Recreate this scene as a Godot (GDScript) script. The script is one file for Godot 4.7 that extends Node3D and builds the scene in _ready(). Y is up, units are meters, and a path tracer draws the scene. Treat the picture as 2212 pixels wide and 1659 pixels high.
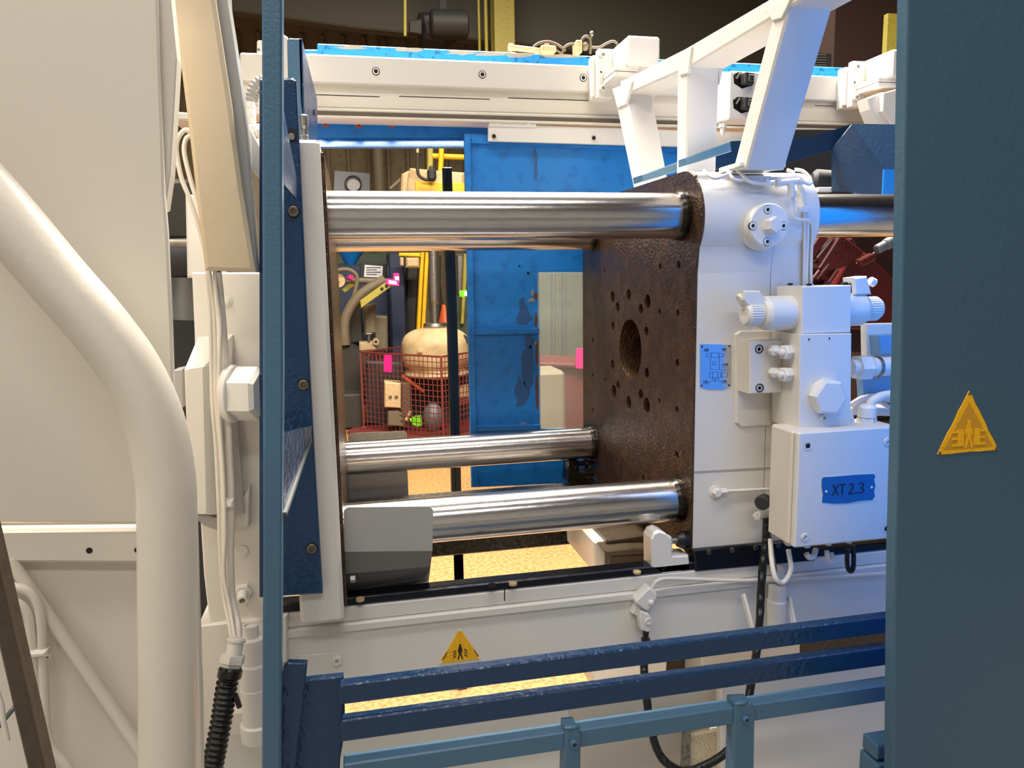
extends Node3D
# World frame: x runs along the tie bars, y is up, z points towards the photographer; units are metres.
const F := 1606.17
const CX := 1106.0
const CY := 829.5
const EYE := Vector3(0, 1.6, 0)
const RIGHT := Vector3(0.977852, -0.016862, 0.208615)
const UP := Vector3(0.046198, 0.989553, -0.136565)
const BACK := Vector3(-0.204133, 0.143178, 0.968416)
const PI2 := PI * 2.0
var M := {}
var rng := RandomNumberGenerator.new()


func ray(x: float, y: float) -> Vector3:
	return RIGHT * ((x - CX) / F) - UP * ((y - CY) / F) - BACK

func pz(x: float, y: float, z: float) -> Vector3:      # where the sight line of a pixel meets a plane of the machine
	var d := ray(x, y)
	return EYE + d * (z / d.z)

func px(x: float, y: float, wx: float) -> Vector3:
	var d := ray(x, y)
	return EYE + d * (wx / d.x)

func py(x: float, y: float, wy: float) -> Vector3:
	var d := ray(x, y)
	return EYE + d * ((wy - EYE.y) / d.y)

func mpp(p: Vector3) -> float:                          # metres that one photo pixel spans at a point
	return -(p - EYE).dot(BACK) / F

func ring(z: float, a: Array) -> PackedVector3Array:
	var o := PackedVector3Array()
	for i in range(0, a.size(), 2):
		o.append(pz(a[i], a[i + 1], z))
	return o

func path(z: float, a: Array, steps := 6) -> PackedVector3Array:
	return curve(ring(z, a), steps)

func path3(a: Array, steps := 6) -> PackedVector3Array:   # x, y, z triples: pixel and plane
	var o := PackedVector3Array()
	for i in range(0, a.size(), 3):
		o.append(pz(a[i], a[i + 1], a[i + 2]))
	return curve(o, steps)

func curve(p: PackedVector3Array, steps := 6) -> PackedVector3Array:
	if p.size() < 3 or steps < 2:
		return p
	var o := PackedVector3Array()
	for i in p.size() - 1:
		var a := p[maxi(i - 1, 0)]
		var d := p[mini(i + 2, p.size() - 1)]
		for k in steps:
			o.append(p[i].cubic_interpolate(p[i + 1], a, d, float(k) / steps))
	o.append(p[p.size() - 1])
	return o


class Shape:
	var v := PackedVector3Array()
	var n := PackedVector3Array()

	func tri(a: Vector3, b: Vector3, c: Vector3, w: Vector3) -> void:
		var m := (c - a).cross(b - a)
		if m.length_squared() < 1e-20:
			return
		m = m.normalized()
		if m.dot(w) < 0.0:
			var t := b
			b = c
			c = t
			m = -m
		v.append(a); v.append(b); v.append(c)
		n.append(m); n.append(m); n.append(m)

	func quad(a: Vector3, b: Vector3, c: Vector3, d: Vector3, w: Vector3) -> void:
		tri(a, b, c, w)
		tri(a, c, d, w)

	func stri(a: Vector3, b: Vector3, c: Vector3, na: Vector3, nb: Vector3, nc: Vector3) -> void:
		var m := (c - a).cross(b - a)
		if m.length_squared() < 1e-22:
			return
		if m.dot(na + nb + nc) < 0.0:
			v.append(a); v.append(c); v.append(b)
			n.append(na); n.append(nc); n.append(nb)
		else:
			v.append(a); v.append(b); v.append(c)
			n.append(na); n.append(nb); n.append(nc)

	func squad(a: Vector3, b: Vector3, c: Vector3, d: Vector3, na: Vector3, nb: Vector3, nc: Vector3, nd: Vector3) -> void:
		stri(a, b, c, na, nb, nc)
		stri(a, c, d, na, nc, nd)

	func box(c: Vector3, s: Vector3, bev := 0.0, b := Basis()) -> Shape:     # a box with all twelve edges chamfered
		var h := s * 0.5
		bev = minf(bev, minf(h.x, minf(h.y, h.z)) * 0.9)
		for ax in 3:
			var e := (ax + 1) % 3
			var g := (ax + 2) % 3
			for sg in [-1.0, 1.0]:
				var q := []
				for k in [[-1, -1], [1, -1], [1, 1], [-1, 1]]:
					var p := Vector3()
					p[ax] = sg * h[ax]
					p[e] = k[0] * (h[e] - bev)
					p[g] = k[1] * (h[g] - bev)
					q.append(c + b * p)
				var w := Vector3()
				w[ax] = sg
				quad(q[0], q[1], q[2], q[3], b * w)
		if bev > 0.0:
			for ax in 3:
				var e := (ax + 1) % 3
				var g := (ax + 2) % 3
				for s1 in [-1.0, 1.0]:
					for s2 in [-1.0, 1.0]:
						var q := []
						for k in [[1, -1], [1, 1], [0, 1], [0, -1]]:
							var p := Vector3()
							p[ax] = k[1] * (h[ax] - bev)
							p[e] = s1 * (h[e] - (0.0 if k[0] else bev))
							p[g] = s2 * (h[g] - (bev if k[0] else 0.0))
							q.append(c + b * p)
						var w := Vector3()
						w[e] = s1
						w[g] = s2
						quad(q[0], q[1], q[2], q[3], b * w)
			for sx in [-1.0, 1.0]:
				for sy in [-1.0, 1.0]:
					for sz in [-1.0, 1.0]:
						var s3 := Vector3(sx, sy, sz)
						var q := []
						for ax in 3:
							var p := Vector3(sx * (h.x - bev), sy * (h.y - bev), sz * (h.z - bev))
							p[ax] = s3[ax] * h[ax]
							q.append(c + b * p)
						tri(q[0], q[1], q[2], b * s3)
		return self

	func span(a: Vector3, b: Vector3, bev := 0.0) -> Shape:
		return box((a + b) * 0.5, (b - a).abs(), bev)

	func bar(a: Vector3, b: Vector3, w: float, h: float, bev := 0.0, up := Vector3.UP) -> Shape:   # a straight bar of rectangular section
		var x := (b - a).normalized()
		if absf(x.dot(up)) > 0.98:
			up = Vector3.BACK
		var z := x.cross(up).normalized()
		var y := z.cross(x)
		return box((a + b) * 0.5, Vector3(a.distance_to(b), h, w), bev, Basis(x, y, z))

	func prism(p: PackedVector3Array, ext: Vector3, bev := 0.0) -> Shape:    # an outline pushed back along ext, its front edge chamfered
		var w := -ext.normalized()
		var u := (Vector3.UP if absf(w.y) < 0.8 else Vector3.RIGHT).cross(w).normalized()
		var t := w.cross(u)
		var f := PackedVector2Array()
		for q in p:
			f.append(Vector2(q.dot(u), q.dot(t)))
		var area := 0.0
		for i in f.size():
			area += f[i].cross(f[(i + 1) % f.size()])
		if area < 0.0:
			p = p.duplicate(); p.reverse()
			f.reverse()
		var k := f.size()
		var face := p.duplicate()
		var out := []
		for i in k:
			var e := f[(i + 1) % k] - f[i]
			out.append(Vector2(e.y, -e.x).normalized())
		if bev > 0.0:
			for i in k:
				var a: Vector2 = out[(i + k - 1) % k]
				var b: Vector2 = out[i]
				var m := -(a + b) / maxf(1.0 + a.dot(b), 0.25) * bev
				face[i] = p[i] + u * m.x + t * m.y
		var ff := PackedVector2Array()
		for q in face:
			ff.append(Vector2(q.dot(u), q.dot(t)))
		var ix := Geometry2D.triangulate_polygon(ff)
		for i in range(0, ix.size(), 3):
			tri(face[ix[i]], face[ix[i + 1]], face[ix[i + 2]], w)
			tri(p[ix[i]] + ext, p[ix[i + 1]] + ext, p[ix[i + 2]] + ext, -w)
		for i in k:
			var j := (i + 1) % k
			var o3: Vector3 = u * out[i].x + t * out[i].y
			var d := -w * bev
			quad(p[i] + d, p[j] + d, p[j] + ext, p[i] + ext, o3)
			if bev > 0.0:
				quad(face[i], face[j], p[j] + d, p[i] + d, o3 + w)
		return self

	func lathe(o: Vector3, axis: Vector3, prof: Array, sides := 24, flat := false, up := Vector3.UP) -> Shape:
		# prof: Vector2(along the axis, radius); each span of the profile is a face of its own, round in the other direction
		var a := axis.normalized()
		if absf(a.dot(up)) > 0.95:
			up = Vector3.RIGHT
		var u := a.cross(up).normalized()
		var t := u.cross(a)
		for i in prof.size() - 1:
			var p0: Vector2 = prof[i]
			var p1: Vector2 = prof[i + 1]
			var e := p1 - p0
			if e.length() < 1e-7:
				continue
			var m := Vector2(-e.y, e.x).normalized()
			for k in sides:
				var c0 := TAU * k / sides
				var c1 := TAU * (k + 1) / sides
				var r0 := u * cos(c0) + t * sin(c0)
				var r1 := u * cos(c1) + t * sin(c1)
				if flat:
					var rm := (r0 + r1).normalized()
					quad(o + a * p0.x + r0 * p0.y, o + a * p1.x + r0 * p1.y, o + a * p1.x + r1 * p1.y, o + a * p0.x + r1 * p0.y, a * m.x + rm * m.y)
				else:
					var n0 := (a * m.x + r0 * m.y).normalized()
					var n1 := (a * m.x + r1 * m.y).normalized()
					squad(o + a * p0.x + r0 * p0.y, o + a * p1.x + r0 * p1.y, o + a * p1.x + r1 * p1.y, o + a * p0.x + r1 * p0.y, n0, n0, n1, n1)
		return self

	func cyl(a: Vector3, b: Vector3, r: float, sides := 24, c := 0.0) -> Shape:
		var l := a.distance_to(b)
		return lathe(a, b - a, [Vector2(0, 0), Vector2(0, r - c), Vector2(c, r), Vector2(l - c, r), Vector2(l, r - c), Vector2(l, 0)], sides)

	func cone(a: Vector3, b: Vector3, r0: float, r1: float, sides := 20) -> Shape:
		return lathe(a, b - a, [Vector2(0, 0), Vector2(0, r0), Vector2(a.distance_to(b), r1), Vector2(a.distance_to(b), 0)], sides)

	func hexa(a: Vector3, axis: Vector3, r: float, h: float, up := Vector3.UP) -> Shape:      # hexagonal nut or bolt head with chamfered crown
		return lathe(a, axis, [Vector2(0, 0), Vector2(0, r), Vector2(h * 0.86, r), Vector2(h, r * 0.86), Vector2(h, 0)], 6, true, up)

	func socket(a: Vector3, axis: Vector3, r: float, h: float) -> Shape:    # socket head cap screw: a recess in the head
		lathe(a, axis, [Vector2(0, r), Vector2(h * 0.85, r), Vector2(h, r * 0.88), Vector2(h, r * 0.52)], 18)
		return lathe(a, axis, [Vector2(h, r * 0.52), Vector2(h * 0.3, r * 0.5), Vector2(h * 0.3, 0)], 6, true)

	func tube(p: PackedVector3Array, r: float, sides := 10, rings := 0.0, pitch := 0.0) -> Shape:   # a bent round tube; rings makes it corrugated
		var u := Vector3.UP
		var prev := []
		var along := 0.0
		for i in p.size():
			var d := (p[mini(i + 1, p.size() - 1)] - p[maxi(i - 1, 0)]).normalized()
			if i == 0:
				u = d.cross(Vector3.UP if absf(d.y) < 0.9 else Vector3.RIGHT).normalized()
			else:
				along += p[i].distance_to(p[i - 1])
				u = (u - d * u.dot(d)).normalized()
			var t := d.cross(u)
			var rr := r
			var sl := 0.0
			if pitch > 0.0:
				rr = r * (1.0 - rings * (0.5 + 0.5 * cos(along / pitch * TAU)))
				sl = r * rings * 0.5 * sin(along / pitch * TAU) * TAU / pitch
			var now := []
			for k in sides:
				var w := u * cos(TAU * k / sides) + t * sin(TAU * k / sides)
				now.append([p[i] + w * rr, (w - d * sl).normalized()])
			if i:
				for k in sides:
					var k1 := (k + 1) % sides
					squad(prev[k][0], now[k][0], now[k1][0], prev[k1][0], prev[k][1], now[k][1], now[k1][1], prev[k1][1])
			if i == 0 or i == p.size() - 1:
				for k in sides:
					tri(p[i], now[k][0], now[(k + 1) % sides][0], -d if i == 0 else d)
			prev = now
		return self

	func ball(c: Vector3, r: Vector3, seg := 20) -> Shape:
		var rows := seg / 2
		for i in rows:
			for k in seg:
				var q := []
				for e in [[i, k], [i + 1, k], [i + 1, k + 1], [i, k + 1]]:
					var th: float = PI * e[0] / rows
					var ph: float = TAU * e[1] / seg
					q.append(Vector3(sin(th) * cos(ph), cos(th), sin(th) * sin(ph)))
				squad(c + q[0] * r, c + q[1] * r, c + q[2] * r, c + q[3] * r, (q[0] / r).normalized(), (q[1] / r).normalized(), (q[2] / r).normalized(), (q[3] / r).normalized())
		return self

	func mesh(o: Vector3) -> ArrayMesh:
		var a := []
		a.resize(Mesh.ARRAY_MAX)
		var vv := v.duplicate()
		if o != Vector3.ZERO:
			for i in vv.size():
				vv[i] -= o
		a[Mesh.ARRAY_VERTEX] = vv
		a[Mesh.ARRAY_NORMAL] = n
		var m := ArrayMesh.new()
		m.add_surface_from_arrays(Mesh.PRIMITIVE_TRIANGLES, a)
		return m

	func base() -> Vector3:
		var b := AABB(v[0], Vector3.ZERO)
		for p in v:
			b = b.expand(p)
		return Vector3(b.get_center().x, b.position.y, b.get_center().z)


func S() -> Shape:
	return Shape.new()

func plate(z: float, a: Array, depth: float, bev := 0.0) -> Shape:   # outline on a plane facing the aisle, with its own thickness
	return S().prism(ring(z, a), Vector3(0, 0, -depth), bev)

func to_ground(z: float, x0: float, y0: float, x1: float, depth: float, bev := 0.01) -> Shape:   # an upright block that stands on the floor
	var a := pz(x0, y0, z)
	var b := pz(x1, y0, z)
	return S().span(Vector3(a.x, 0.0, z - depth), Vector3(b.x, a.y, z), bev)

func rect(x0: float, y0: float, x1: float, y1: float) -> Array:
	return [x0, y0, x1, y0, x1, y1, x0, y1]

func tag(o: Node, label: String, category := "", group := "", kind := "") -> Node:
	if label: o.set_meta("label", label)
	if category: o.set_meta("category", category)
	if group: o.set_meta("group", group)
	if kind: o.set_meta("kind", kind)
	return o

var used := {}
func numbered(called: String) -> String:
	used[called] = used.get(called, 0) + 1
	return called if used[called] == 1 else "%s_%03d" % [called, used[called] - 1]

func numbered_in(parent: Node, called: String) -> String:
	if parent == self:
		return numbered(called)
	var k := 0
	var s := called
	while parent.has_node(NodePath(s)):
		k += 1
		s = "%s_%03d" % [called, k]
	return s

func obj(called: String, s: Shape, m: Material, parent: Node = self, label := "") -> MeshInstance3D:
	var o := MeshInstance3D.new()
	o.name = numbered_in(parent, called)
	var b := s.base()
	var at := Vector3.ZERO
	var q := parent
	while q != self:
		at += (q as Node3D).position
		q = q.get_parent()
	o.mesh = s.mesh(b)
	o.material_override = m
	o.position = b - at
	if label: o.set_meta("label", label)
	parent.add_child(o, true)
	return o

func thing(called: String, label: String, category: String, at := Vector3.ZERO, group := "") -> Node3D:
	var o := Node3D.new()
	o.name = numbered(called)
	o.position = at
	add_child(o, true)
	tag(o, label, category, group)
	return o

func one(called: String, s: Shape, m: Material, label: String, category: String, group := "") -> MeshInstance3D:
	return tag(obj(called, s, m), label, category, group) as MeshInstance3D

func struct(called: String, s: Shape, m: Material, parent: Node = self) -> MeshInstance3D:
	var o := obj(called, s, m, parent)
	if parent == self: o.set_meta("kind", "structure")
	return o

func text(parent: Node, called: String, what: String, at: Vector3, height: float, m: Material, b := Basis(), squeeze := 1.0, depth := 0.0008) -> MeshInstance3D:
	var t := TextMesh.new()
	t.text = what
	t.font = SystemFont.new()
	(t.font as SystemFont).font_names = PackedStringArray(["Droid Sans"])
	t.font_size = 32
	t.pixel_size = height / 23.0
	t.depth = depth
	var o := MeshInstance3D.new()
	o.name = numbered_in(parent, called)
	o.mesh = t
	o.material_override = m
	o.transform = Transform3D(b.scaled_local(Vector3(squeeze, 1, 1)), at - (parent as Node3D).position)
	parent.add_child(o, true)
	return o

# ---- materials
func noise(freq: float, sd: int, kind := FastNoiseLite.TYPE_SIMPLEX_SMOOTH, oct := 4) -> FastNoiseLite:
	var f := FastNoiseLite.new()
	f.noise_type = kind
	f.frequency = freq
	f.seed = sd
	f.fractal_octaves = oct
	return f

func ntex(f: FastNoiseLite, ramp: Array = [], normal := 0.0, size := 512) -> NoiseTexture2D:
	var t := NoiseTexture2D.new()
	t.width = size
	t.height = size
	t.seamless = true
	t.noise = f
	if normal > 0.0:
		t.as_normal_map = true
		t.bump_strength = normal
	elif ramp:
		var g := Gradient.new()
		var o := PackedFloat32Array()
		var c := PackedColorArray()
		for i in range(0, ramp.size(), 2):
			o.append(ramp[i])
			c.append(ramp[i + 1])
		g.offsets = o
		g.colors = c
		t.color_ramp = g
	return t

func mat(c: Color, rough := 0.5, metal := 0.0, spec := 0.5) -> StandardMaterial3D:
	var m := StandardMaterial3D.new()
	m.albedo_color = c
	m.roughness = rough
	m.metallic = metal
	m.metallic_specular = spec
	return m

func tri(m: StandardMaterial3D, scale: Vector3, color: Texture2D = null, normal: Texture2D = null, amount := 1.0, rough: Texture2D = null) -> StandardMaterial3D:
	m.uv1_triplanar = true
	m.uv1_world_triplanar = true
	m.uv1_scale = scale
	if color: m.albedo_texture = color
	if normal:
		m.normal_enabled = true
		m.normal_texture = normal
		m.normal_scale = amount
	if rough:
		m.roughness_texture = rough
	return m

func c8(r: int, g: int, b: int) -> Color:
	return Color8(r, g, b)

func _ready() -> void:
	rng.seed = 7
	# ---- camera
	var cam := Camera3D.new()
	cam.name = "camera"
	cam.transform = Transform3D(Basis(RIGHT, UP, BACK), EYE)
	cam.fov = 54.6277
	cam.near = 0.05
	cam.far = 60.0
	add_child(cam)
	cam.current = true
	# ---- the hall's air and exposure; all light comes from the lamps
	var we := WorldEnvironment.new()
	we.name = "environment"
	var e := Environment.new()
	e.background_mode = Environment.BG_COLOR
	e.background_color = Color(0.02, 0.02, 0.02)
	e.tonemap_mode = Environment.TONE_MAPPER_LINEAR
	e.tonemap_exposure = 1.0
	e.sdfgi_enabled = true
	e.ssao_enabled = true
	e.ssil_enabled = true
	we.environment = e
	add_child(we)
	make_materials()
	# ---- lamps: one long fitting over the machine's rear, one over the aisle in front, others down the hall
	lamp(Vector3(0.9, 4.6, -2.9), 3.6, 0.5, Color(1.0, 0.97, 0.92), 76.0, "long white ceiling lamp over the rear of the machine")
	lamp(Vector3(-0.2, 4.6, -0.25), 3.0, 0.4, Color(1.0, 0.98, 0.96), 4.5, "long white ceiling lamp over the aisle just in front of the machine")
	lamp(Vector3(-0.2, 4.8, 2.4), 3.0, 0.4, Color(1.0, 0.98, 0.96), 6.0, "long white ceiling lamp farther back over the aisle")
	lamp(Vector3(1.2, 5.6, -6.6), 3.6, 0.5, Color(1.0, 0.95, 0.86), 28.0, "long white ceiling lamp over the floor behind the red basket")
	lamp(Vector3(-2.6, 4.8, -0.6), 0.5, 2.4, Color(1.0, 0.96, 0.9), 8.0, "long white ceiling lamp over the left end of the machine")
	build_hall()
	build_machine()
	build_guards()
	build_platen()
	build_valve()
	build_gantry()
	build_left()
	build_background()


func lamp(at: Vector3, lx: float, lz: float, c: Color, energy: float, label: String) -> void:
	var t := thing("ceiling_lamp", label, "lamp", at, "hall ceiling lamps")
	obj("housing", S().span(at + Vector3(-lx / 2 - 0.04, 0, -lz / 2 - 0.04), at + Vector3(lx / 2 + 0.04, 0.12, lz / 2 + 0.04), 0.01), M.grey_metal, t)
	var m := mat(Color(1, 1, 1), 0.6)
	m.emission_enabled = true
	m.emission = c
	m.emission_energy_multiplier = 6.0
	obj("diffuser", S().span(at + Vector3(-lx / 2, -0.02, -lz / 2), at + Vector3(lx / 2, 0.0, lz / 2)), m, t)
	for sx in [-1, 1]:
		obj("hanger", S().cyl(at + Vector3(sx * lx * 0.4, 0.12, 0), Vector3(at.x + sx * lx * 0.4, 7.6, at.z), 0.01, 8), M.grey_metal, t)
	var l := AreaLight3D.new()
	l.name = "lamp_light"
	l.area_size = Vector2(lx, lz)
	l.light_color = c
	l.light_energy = energy
	l.area_range = 30.0
	l.area_attenuation = 2.0
	l.shadow_enabled = true
	l.position = at + Vector3(0, -0.05, 0)
	l.rotation.x = -PI / 2
	add_child(l)


func make_materials() -> void:
	var peel := ntex(noise(0.03, 3, FastNoiseLite.TYPE_SIMPLEX_SMOOTH, 3), [], 3.0)
	var wrinkle := ntex(noise(0.022, 11, FastNoiseLite.TYPE_SIMPLEX_SMOOTH, 4), [], 8.0)
	var fine := ntex(noise(0.12, 5, FastNoiseLite.TYPE_SIMPLEX, 2), [], 4.0)
	var grime := ntex(noise(0.012, 21, FastNoiseLite.TYPE_SIMPLEX_SMOOTH, 5), [0.0, Color(0.86, 0.85, 0.82), 0.45, Color(1, 1, 1), 1.0, Color(1, 1, 1)])
	var roughmap := ntex(noise(0.02, 9, FastNoiseLite.TYPE_SIMPLEX_SMOOTH, 4), [0.0, Color(0.55, 0.55, 0.55), 1.0, Color(1, 1, 1)])
	M.white = tri(mat(c8(226, 222, 214), 0.36), Vector3(7, 7, 7), null, peel, 0.13)
	M.white_lumpy = tri(mat(c8(224, 220, 212), 0.3), Vector3(6, 6, 6), null, peel, 0.25)
	M.white_flat = mat(c8(228, 225, 218), 0.4)
	M.cream = tri(mat(c8(224, 216, 202), 0.34), Vector3(7, 7, 7), null, peel, 0.15)
	M.cable_white = mat(c8(226, 220, 208), 0.42)
	M.guard = tri(mat(c8(72, 108, 136), 0.36), Vector3(7, 7, 7), null, peel, 0.5)
	M.guard_dark = tri(mat(c8(21, 55, 92), 0.24), Vector3(5, 5, 5), null, wrinkle, 0.4)
	M.blue = tri(mat(c8(26, 126, 210), 0.4), Vector3(3, 3, 3), ntex(noise(0.01, 33, FastNoiseLite.TYPE_SIMPLEX_SMOOTH, 5), [0.0, Color(0.8, 0.84, 0.88), 0.4, Color(1, 1, 1), 1.0, Color(1, 1, 1)]), peel, 0.3)
	M.blue_inner = tri(mat(c8(12, 124, 236), 0.4), Vector3(3, 3, 3), null, peel, 0.2)
	M.blue_worn = tri(mat(c8(34, 136, 218), 0.42), Vector3(3, 3, 3), ntex(noise(0.02, 35, FastNoiseLite.TYPE_SIMPLEX_SMOOTH, 5), [0.0, Color(0.75, 0.6, 0.5), 0.26, Color(0.85, 0.8, 0.75), 0.33, Color(1, 1, 1), 1.0, Color(1, 1, 1)]), peel, 0.4)
	M.chrome = tri(mat(c8(205, 203, 202), 0.2, 1.0), Vector3(1.2, 30, 30), ntex(noise(0.03, 41, FastNoiseLite.TYPE_SIMPLEX_SMOOTH, 4), [0.0, Color(0.55, 0.53, 0.52), 0.25, Color(0.92, 0.91, 0.91), 1.0, Color(1, 1, 1)]), ntex(noise(0.04, 43, FastNoiseLite.TYPE_SIMPLEX, 3), [], 2.0), 0.1)
	M.brown = tri(mat(c8(108, 86, 66), 0.24, 0.6), Vector3(5, 4, 5), ntex(noise(0.008, 51, FastNoiseLite.TYPE_SIMPLEX_SMOOTH, 5), [0.0, Color(0.66, 0.63, 0.62), 0.5, Color(0.8, 0.76, 0.72), 1.0, Color(0.98, 0.88, 0.78)]), ntex(noise(0.05, 53, FastNoiseLite.TYPE_SIMPLEX_SMOOTH, 3), [], 6.0), 0.9)
	M.oily_brown = tri(mat(c8(74, 62, 46), 0.35, 0.2), Vector3(4, 4, 4), grime, peel, 0.4)
	M.grime = tri(mat(c8(96, 86, 70), 0.6), Vector3(8, 8, 8), grime, peel, 0.5)
	M.grey_gloss = tri(mat(c8(120, 119, 116), 0.16), Vector3(7, 7, 7), null, peel, 0.15)
	M.door = tri(mat(c8(62, 94, 116), 0.4), Vector3(5, 5, 5), null, peel, 0.35)
	M.oily = tri(mat(c8(70, 62, 50), 0.25, 0.5), Vector3(4, 4, 4), ntex(noise(0.03, 55, FastNoiseLite.TYPE_SIMPLEX_SMOOTH, 5), [0.0, Color(0.15, 0.14, 0.12), 0.5, Color(0.45, 0.42, 0.36), 1.0, Color(1, 0.95, 0.85)]), wrinkle, 0.3)
	M.black_steel = tri(mat(c8(26, 26, 34), 0.25, 0.3), Vector3(6, 6, 6), null, peel, 0.3)
	M.hole = mat(c8(14, 12, 11), 0.6)
	M.bolt = tri(mat(c8(120, 112, 100), 0.35, 0.9), Vector3(20, 20, 20), null, fine, 0.3)
	M.bolt_dark = mat(c8(52, 48, 44), 0.35, 0.8)
	M.rubber = tri(mat(c8(22, 22, 23), 0.3), Vector3(10, 10, 10), null, fine, 0.4)
	M.grey_metal = tri(mat(c8(120, 122, 122), 0.5, 0.4), Vector3(6, 6, 6), null, peel, 0.3)
	M.bare = tri(mat(c8(168, 164, 158), 0.38, 0.9), Vector3(5, 5, 5), ntex(noise(0.02, 57, FastNoiseLite.TYPE_SIMPLEX_SMOOTH, 5), [0.0, Color(0.5, 0.47, 0.43), 0.5, Color(0.9, 0.9, 0.9), 1.0, Color(1, 1, 1)]), peel, 0.4)
	M.yellow = tri(mat(c8(236, 192, 24), 0.45), Vector3(5, 5, 5), ntex(noise(0.02, 61, FastNoiseLite.TYPE_SIMPLEX_SMOOTH, 5), [0.0, Color(0.6, 0.5, 0.35), 0.35, Color(1, 0.97, 0.9), 1.0, Color(1, 1, 1)]), peel, 0.4)
	M.sign = tri(mat(c8(246, 186, 14), 0.5), Vector3(12, 12, 12), ntex(noise(0.02, 63, FastNoiseLite.TYPE_SIMPLEX_SMOOTH, 5), [0.0, Color(0.55, 0.42, 0.2), 0.25, Color(0.95, 0.88, 0.7), 0.4, Color(1, 1, 1), 1.0, Color(1, 1, 1)]), peel, 0.5)
	M.black = mat(c8(20, 18, 16), 0.5)
	M.ink = mat(c8(40, 44, 60), 0.6)
	M.red = tri(mat(c8(118, 48, 44), 0.5), Vector3(5, 5, 5), grime, peel, 0.3)
	M.red_dark = tri(mat(c8(88, 24, 20), 0.3), Vector3(5, 5, 5), null, peel, 0.5)
	M.concrete = tri(mat(c8(128, 126, 122), 0.7), Vector3(1, 1, 1), grime)
	M.tan = tri(mat(c8(188, 144, 92), 0.55), Vector3(0.5, 0.5, 0.5), ntex(noise(0.06, 71, FastNoiseLite.TYPE_SIMPLEX, 5), [0.0, Color(0.72, 0.66, 0.58), 0.5, Color(0.95, 0.93, 0.9), 1.0, Color(1, 1, 1)], 0.0, 1024), fine, 0.2)
	M.wall = tri(mat(c8(120, 106, 82), 0.7), Vector3(1, 1, 1), grime)
	M.roof = mat(c8(88, 88, 82), 0.8)
	M.pale_wall = mat(c8(190, 190, 188), 0.7)
	M.brown_wall = mat(c8(60, 40, 34), 0.8)
	M.pink = mat(c8(255, 40, 150), 0.4)
	M.green = mat(c8(120, 245, 30), 0.4)
	M.paper = mat(c8(232, 232, 238), 0.6)
	M.tank = tri(mat(c8(206, 184, 146), 0.5), Vector3(0.8, 0.8, 0.8), ntex(noise(0.008, 81, FastNoiseLite.TYPE_SIMPLEX_SMOOTH, 4), [0.0, Color(0.76, 0.7, 0.6), 0.5, Color(0.95, 0.93, 0.88), 1.0, Color(1, 1, 1)]))
	M.dusty = tri(mat(c8(112, 100, 80), 0.6), Vector3(4, 4, 4), grime, peel, 0.4)
	M.dusty_dark = tri(mat(c8(50, 46, 40), 0.6), Vector3(4, 4, 4), grime, peel, 0.4)
	M.navy = mat(c8(36, 46, 72), 0.5)
	M.duct = tri(mat(c8(200, 184, 156), 0.4), Vector3(7, 7, 7), null, peel, 0.35)
	M.orange = mat(c8(196, 84, 36), 0.5)
	M.green_dark = mat(c8(60, 74, 58), 0.5)
	M.tan_box = tri(mat(c8(196, 170, 128), 0.6), Vector3(4, 4, 4), grime)
	M.olive = tri(mat(c8(168, 156, 66), 0.5), Vector3(4, 4, 4), grime, peel, 0.3)
	M.dull_dark = mat(c8(44, 44, 46), 0.6)
	M.speckle = tri(mat(c8(226, 214, 186), 0.5), Vector3(9, 9, 9), ntex(noise(0.05, 91, FastNoiseLite.TYPE_SIMPLEX, 4), [0.0, Color(0.2, 0.16, 0.1), 0.24, Color(0.4, 0.36, 0.28), 0.32, Color(1, 1, 1), 1.0, Color(1, 1, 1)]))

	M.grey_paint = tri(mat(c8(168, 167, 164), 0.35), Vector3(7, 7, 7), null, peel, 0.15)
	M.sign_shade = mat(c8(204, 150, 34), 0.6)
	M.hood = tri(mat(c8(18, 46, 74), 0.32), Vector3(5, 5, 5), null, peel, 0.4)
	M.carton = mat(c8(150, 138, 116), 0.7)
	M.pole_black = mat(c8(18, 18, 18), 0.3)

	M.plate_blue = mat(c8(196, 202, 208), 0.2, 0.85)

	M.blue_plate = mat(c8(30, 98, 160), 0.4)
	M.ink_dark = mat(c8(24, 26, 50), 0.5)
	M.blue_pale = mat(c8(120, 168, 206), 0.4)
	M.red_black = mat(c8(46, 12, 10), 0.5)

	M.chip = mat(c8(150, 148, 138), 0.6)
	M.primer = mat(c8(46, 90, 142), 0.45)
	M.rust = mat(c8(96, 62, 48), 0.7)
	M.pane = mat(Color(0.78, 0.82, 0.78, 0.3), 0.12)
	M.pane.transparency = BaseMaterial3D.TRANSPARENCY_ALPHA

	M.cream_lumpy = tri(mat(c8(226, 218, 203), 0.36), Vector3(6, 6, 6), null, peel, 0.25)
	M.rusty_dark = tri(mat(c8(78, 66, 52), 0.55), Vector3(4, 4, 4), grime, peel, 0.5)

	M.vent_grey = mat(c8(168, 172, 184), 0.6)
	M.locker = tri(mat(c8(104, 110, 98), 0.5), Vector3(2, 2, 2), grime)

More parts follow.
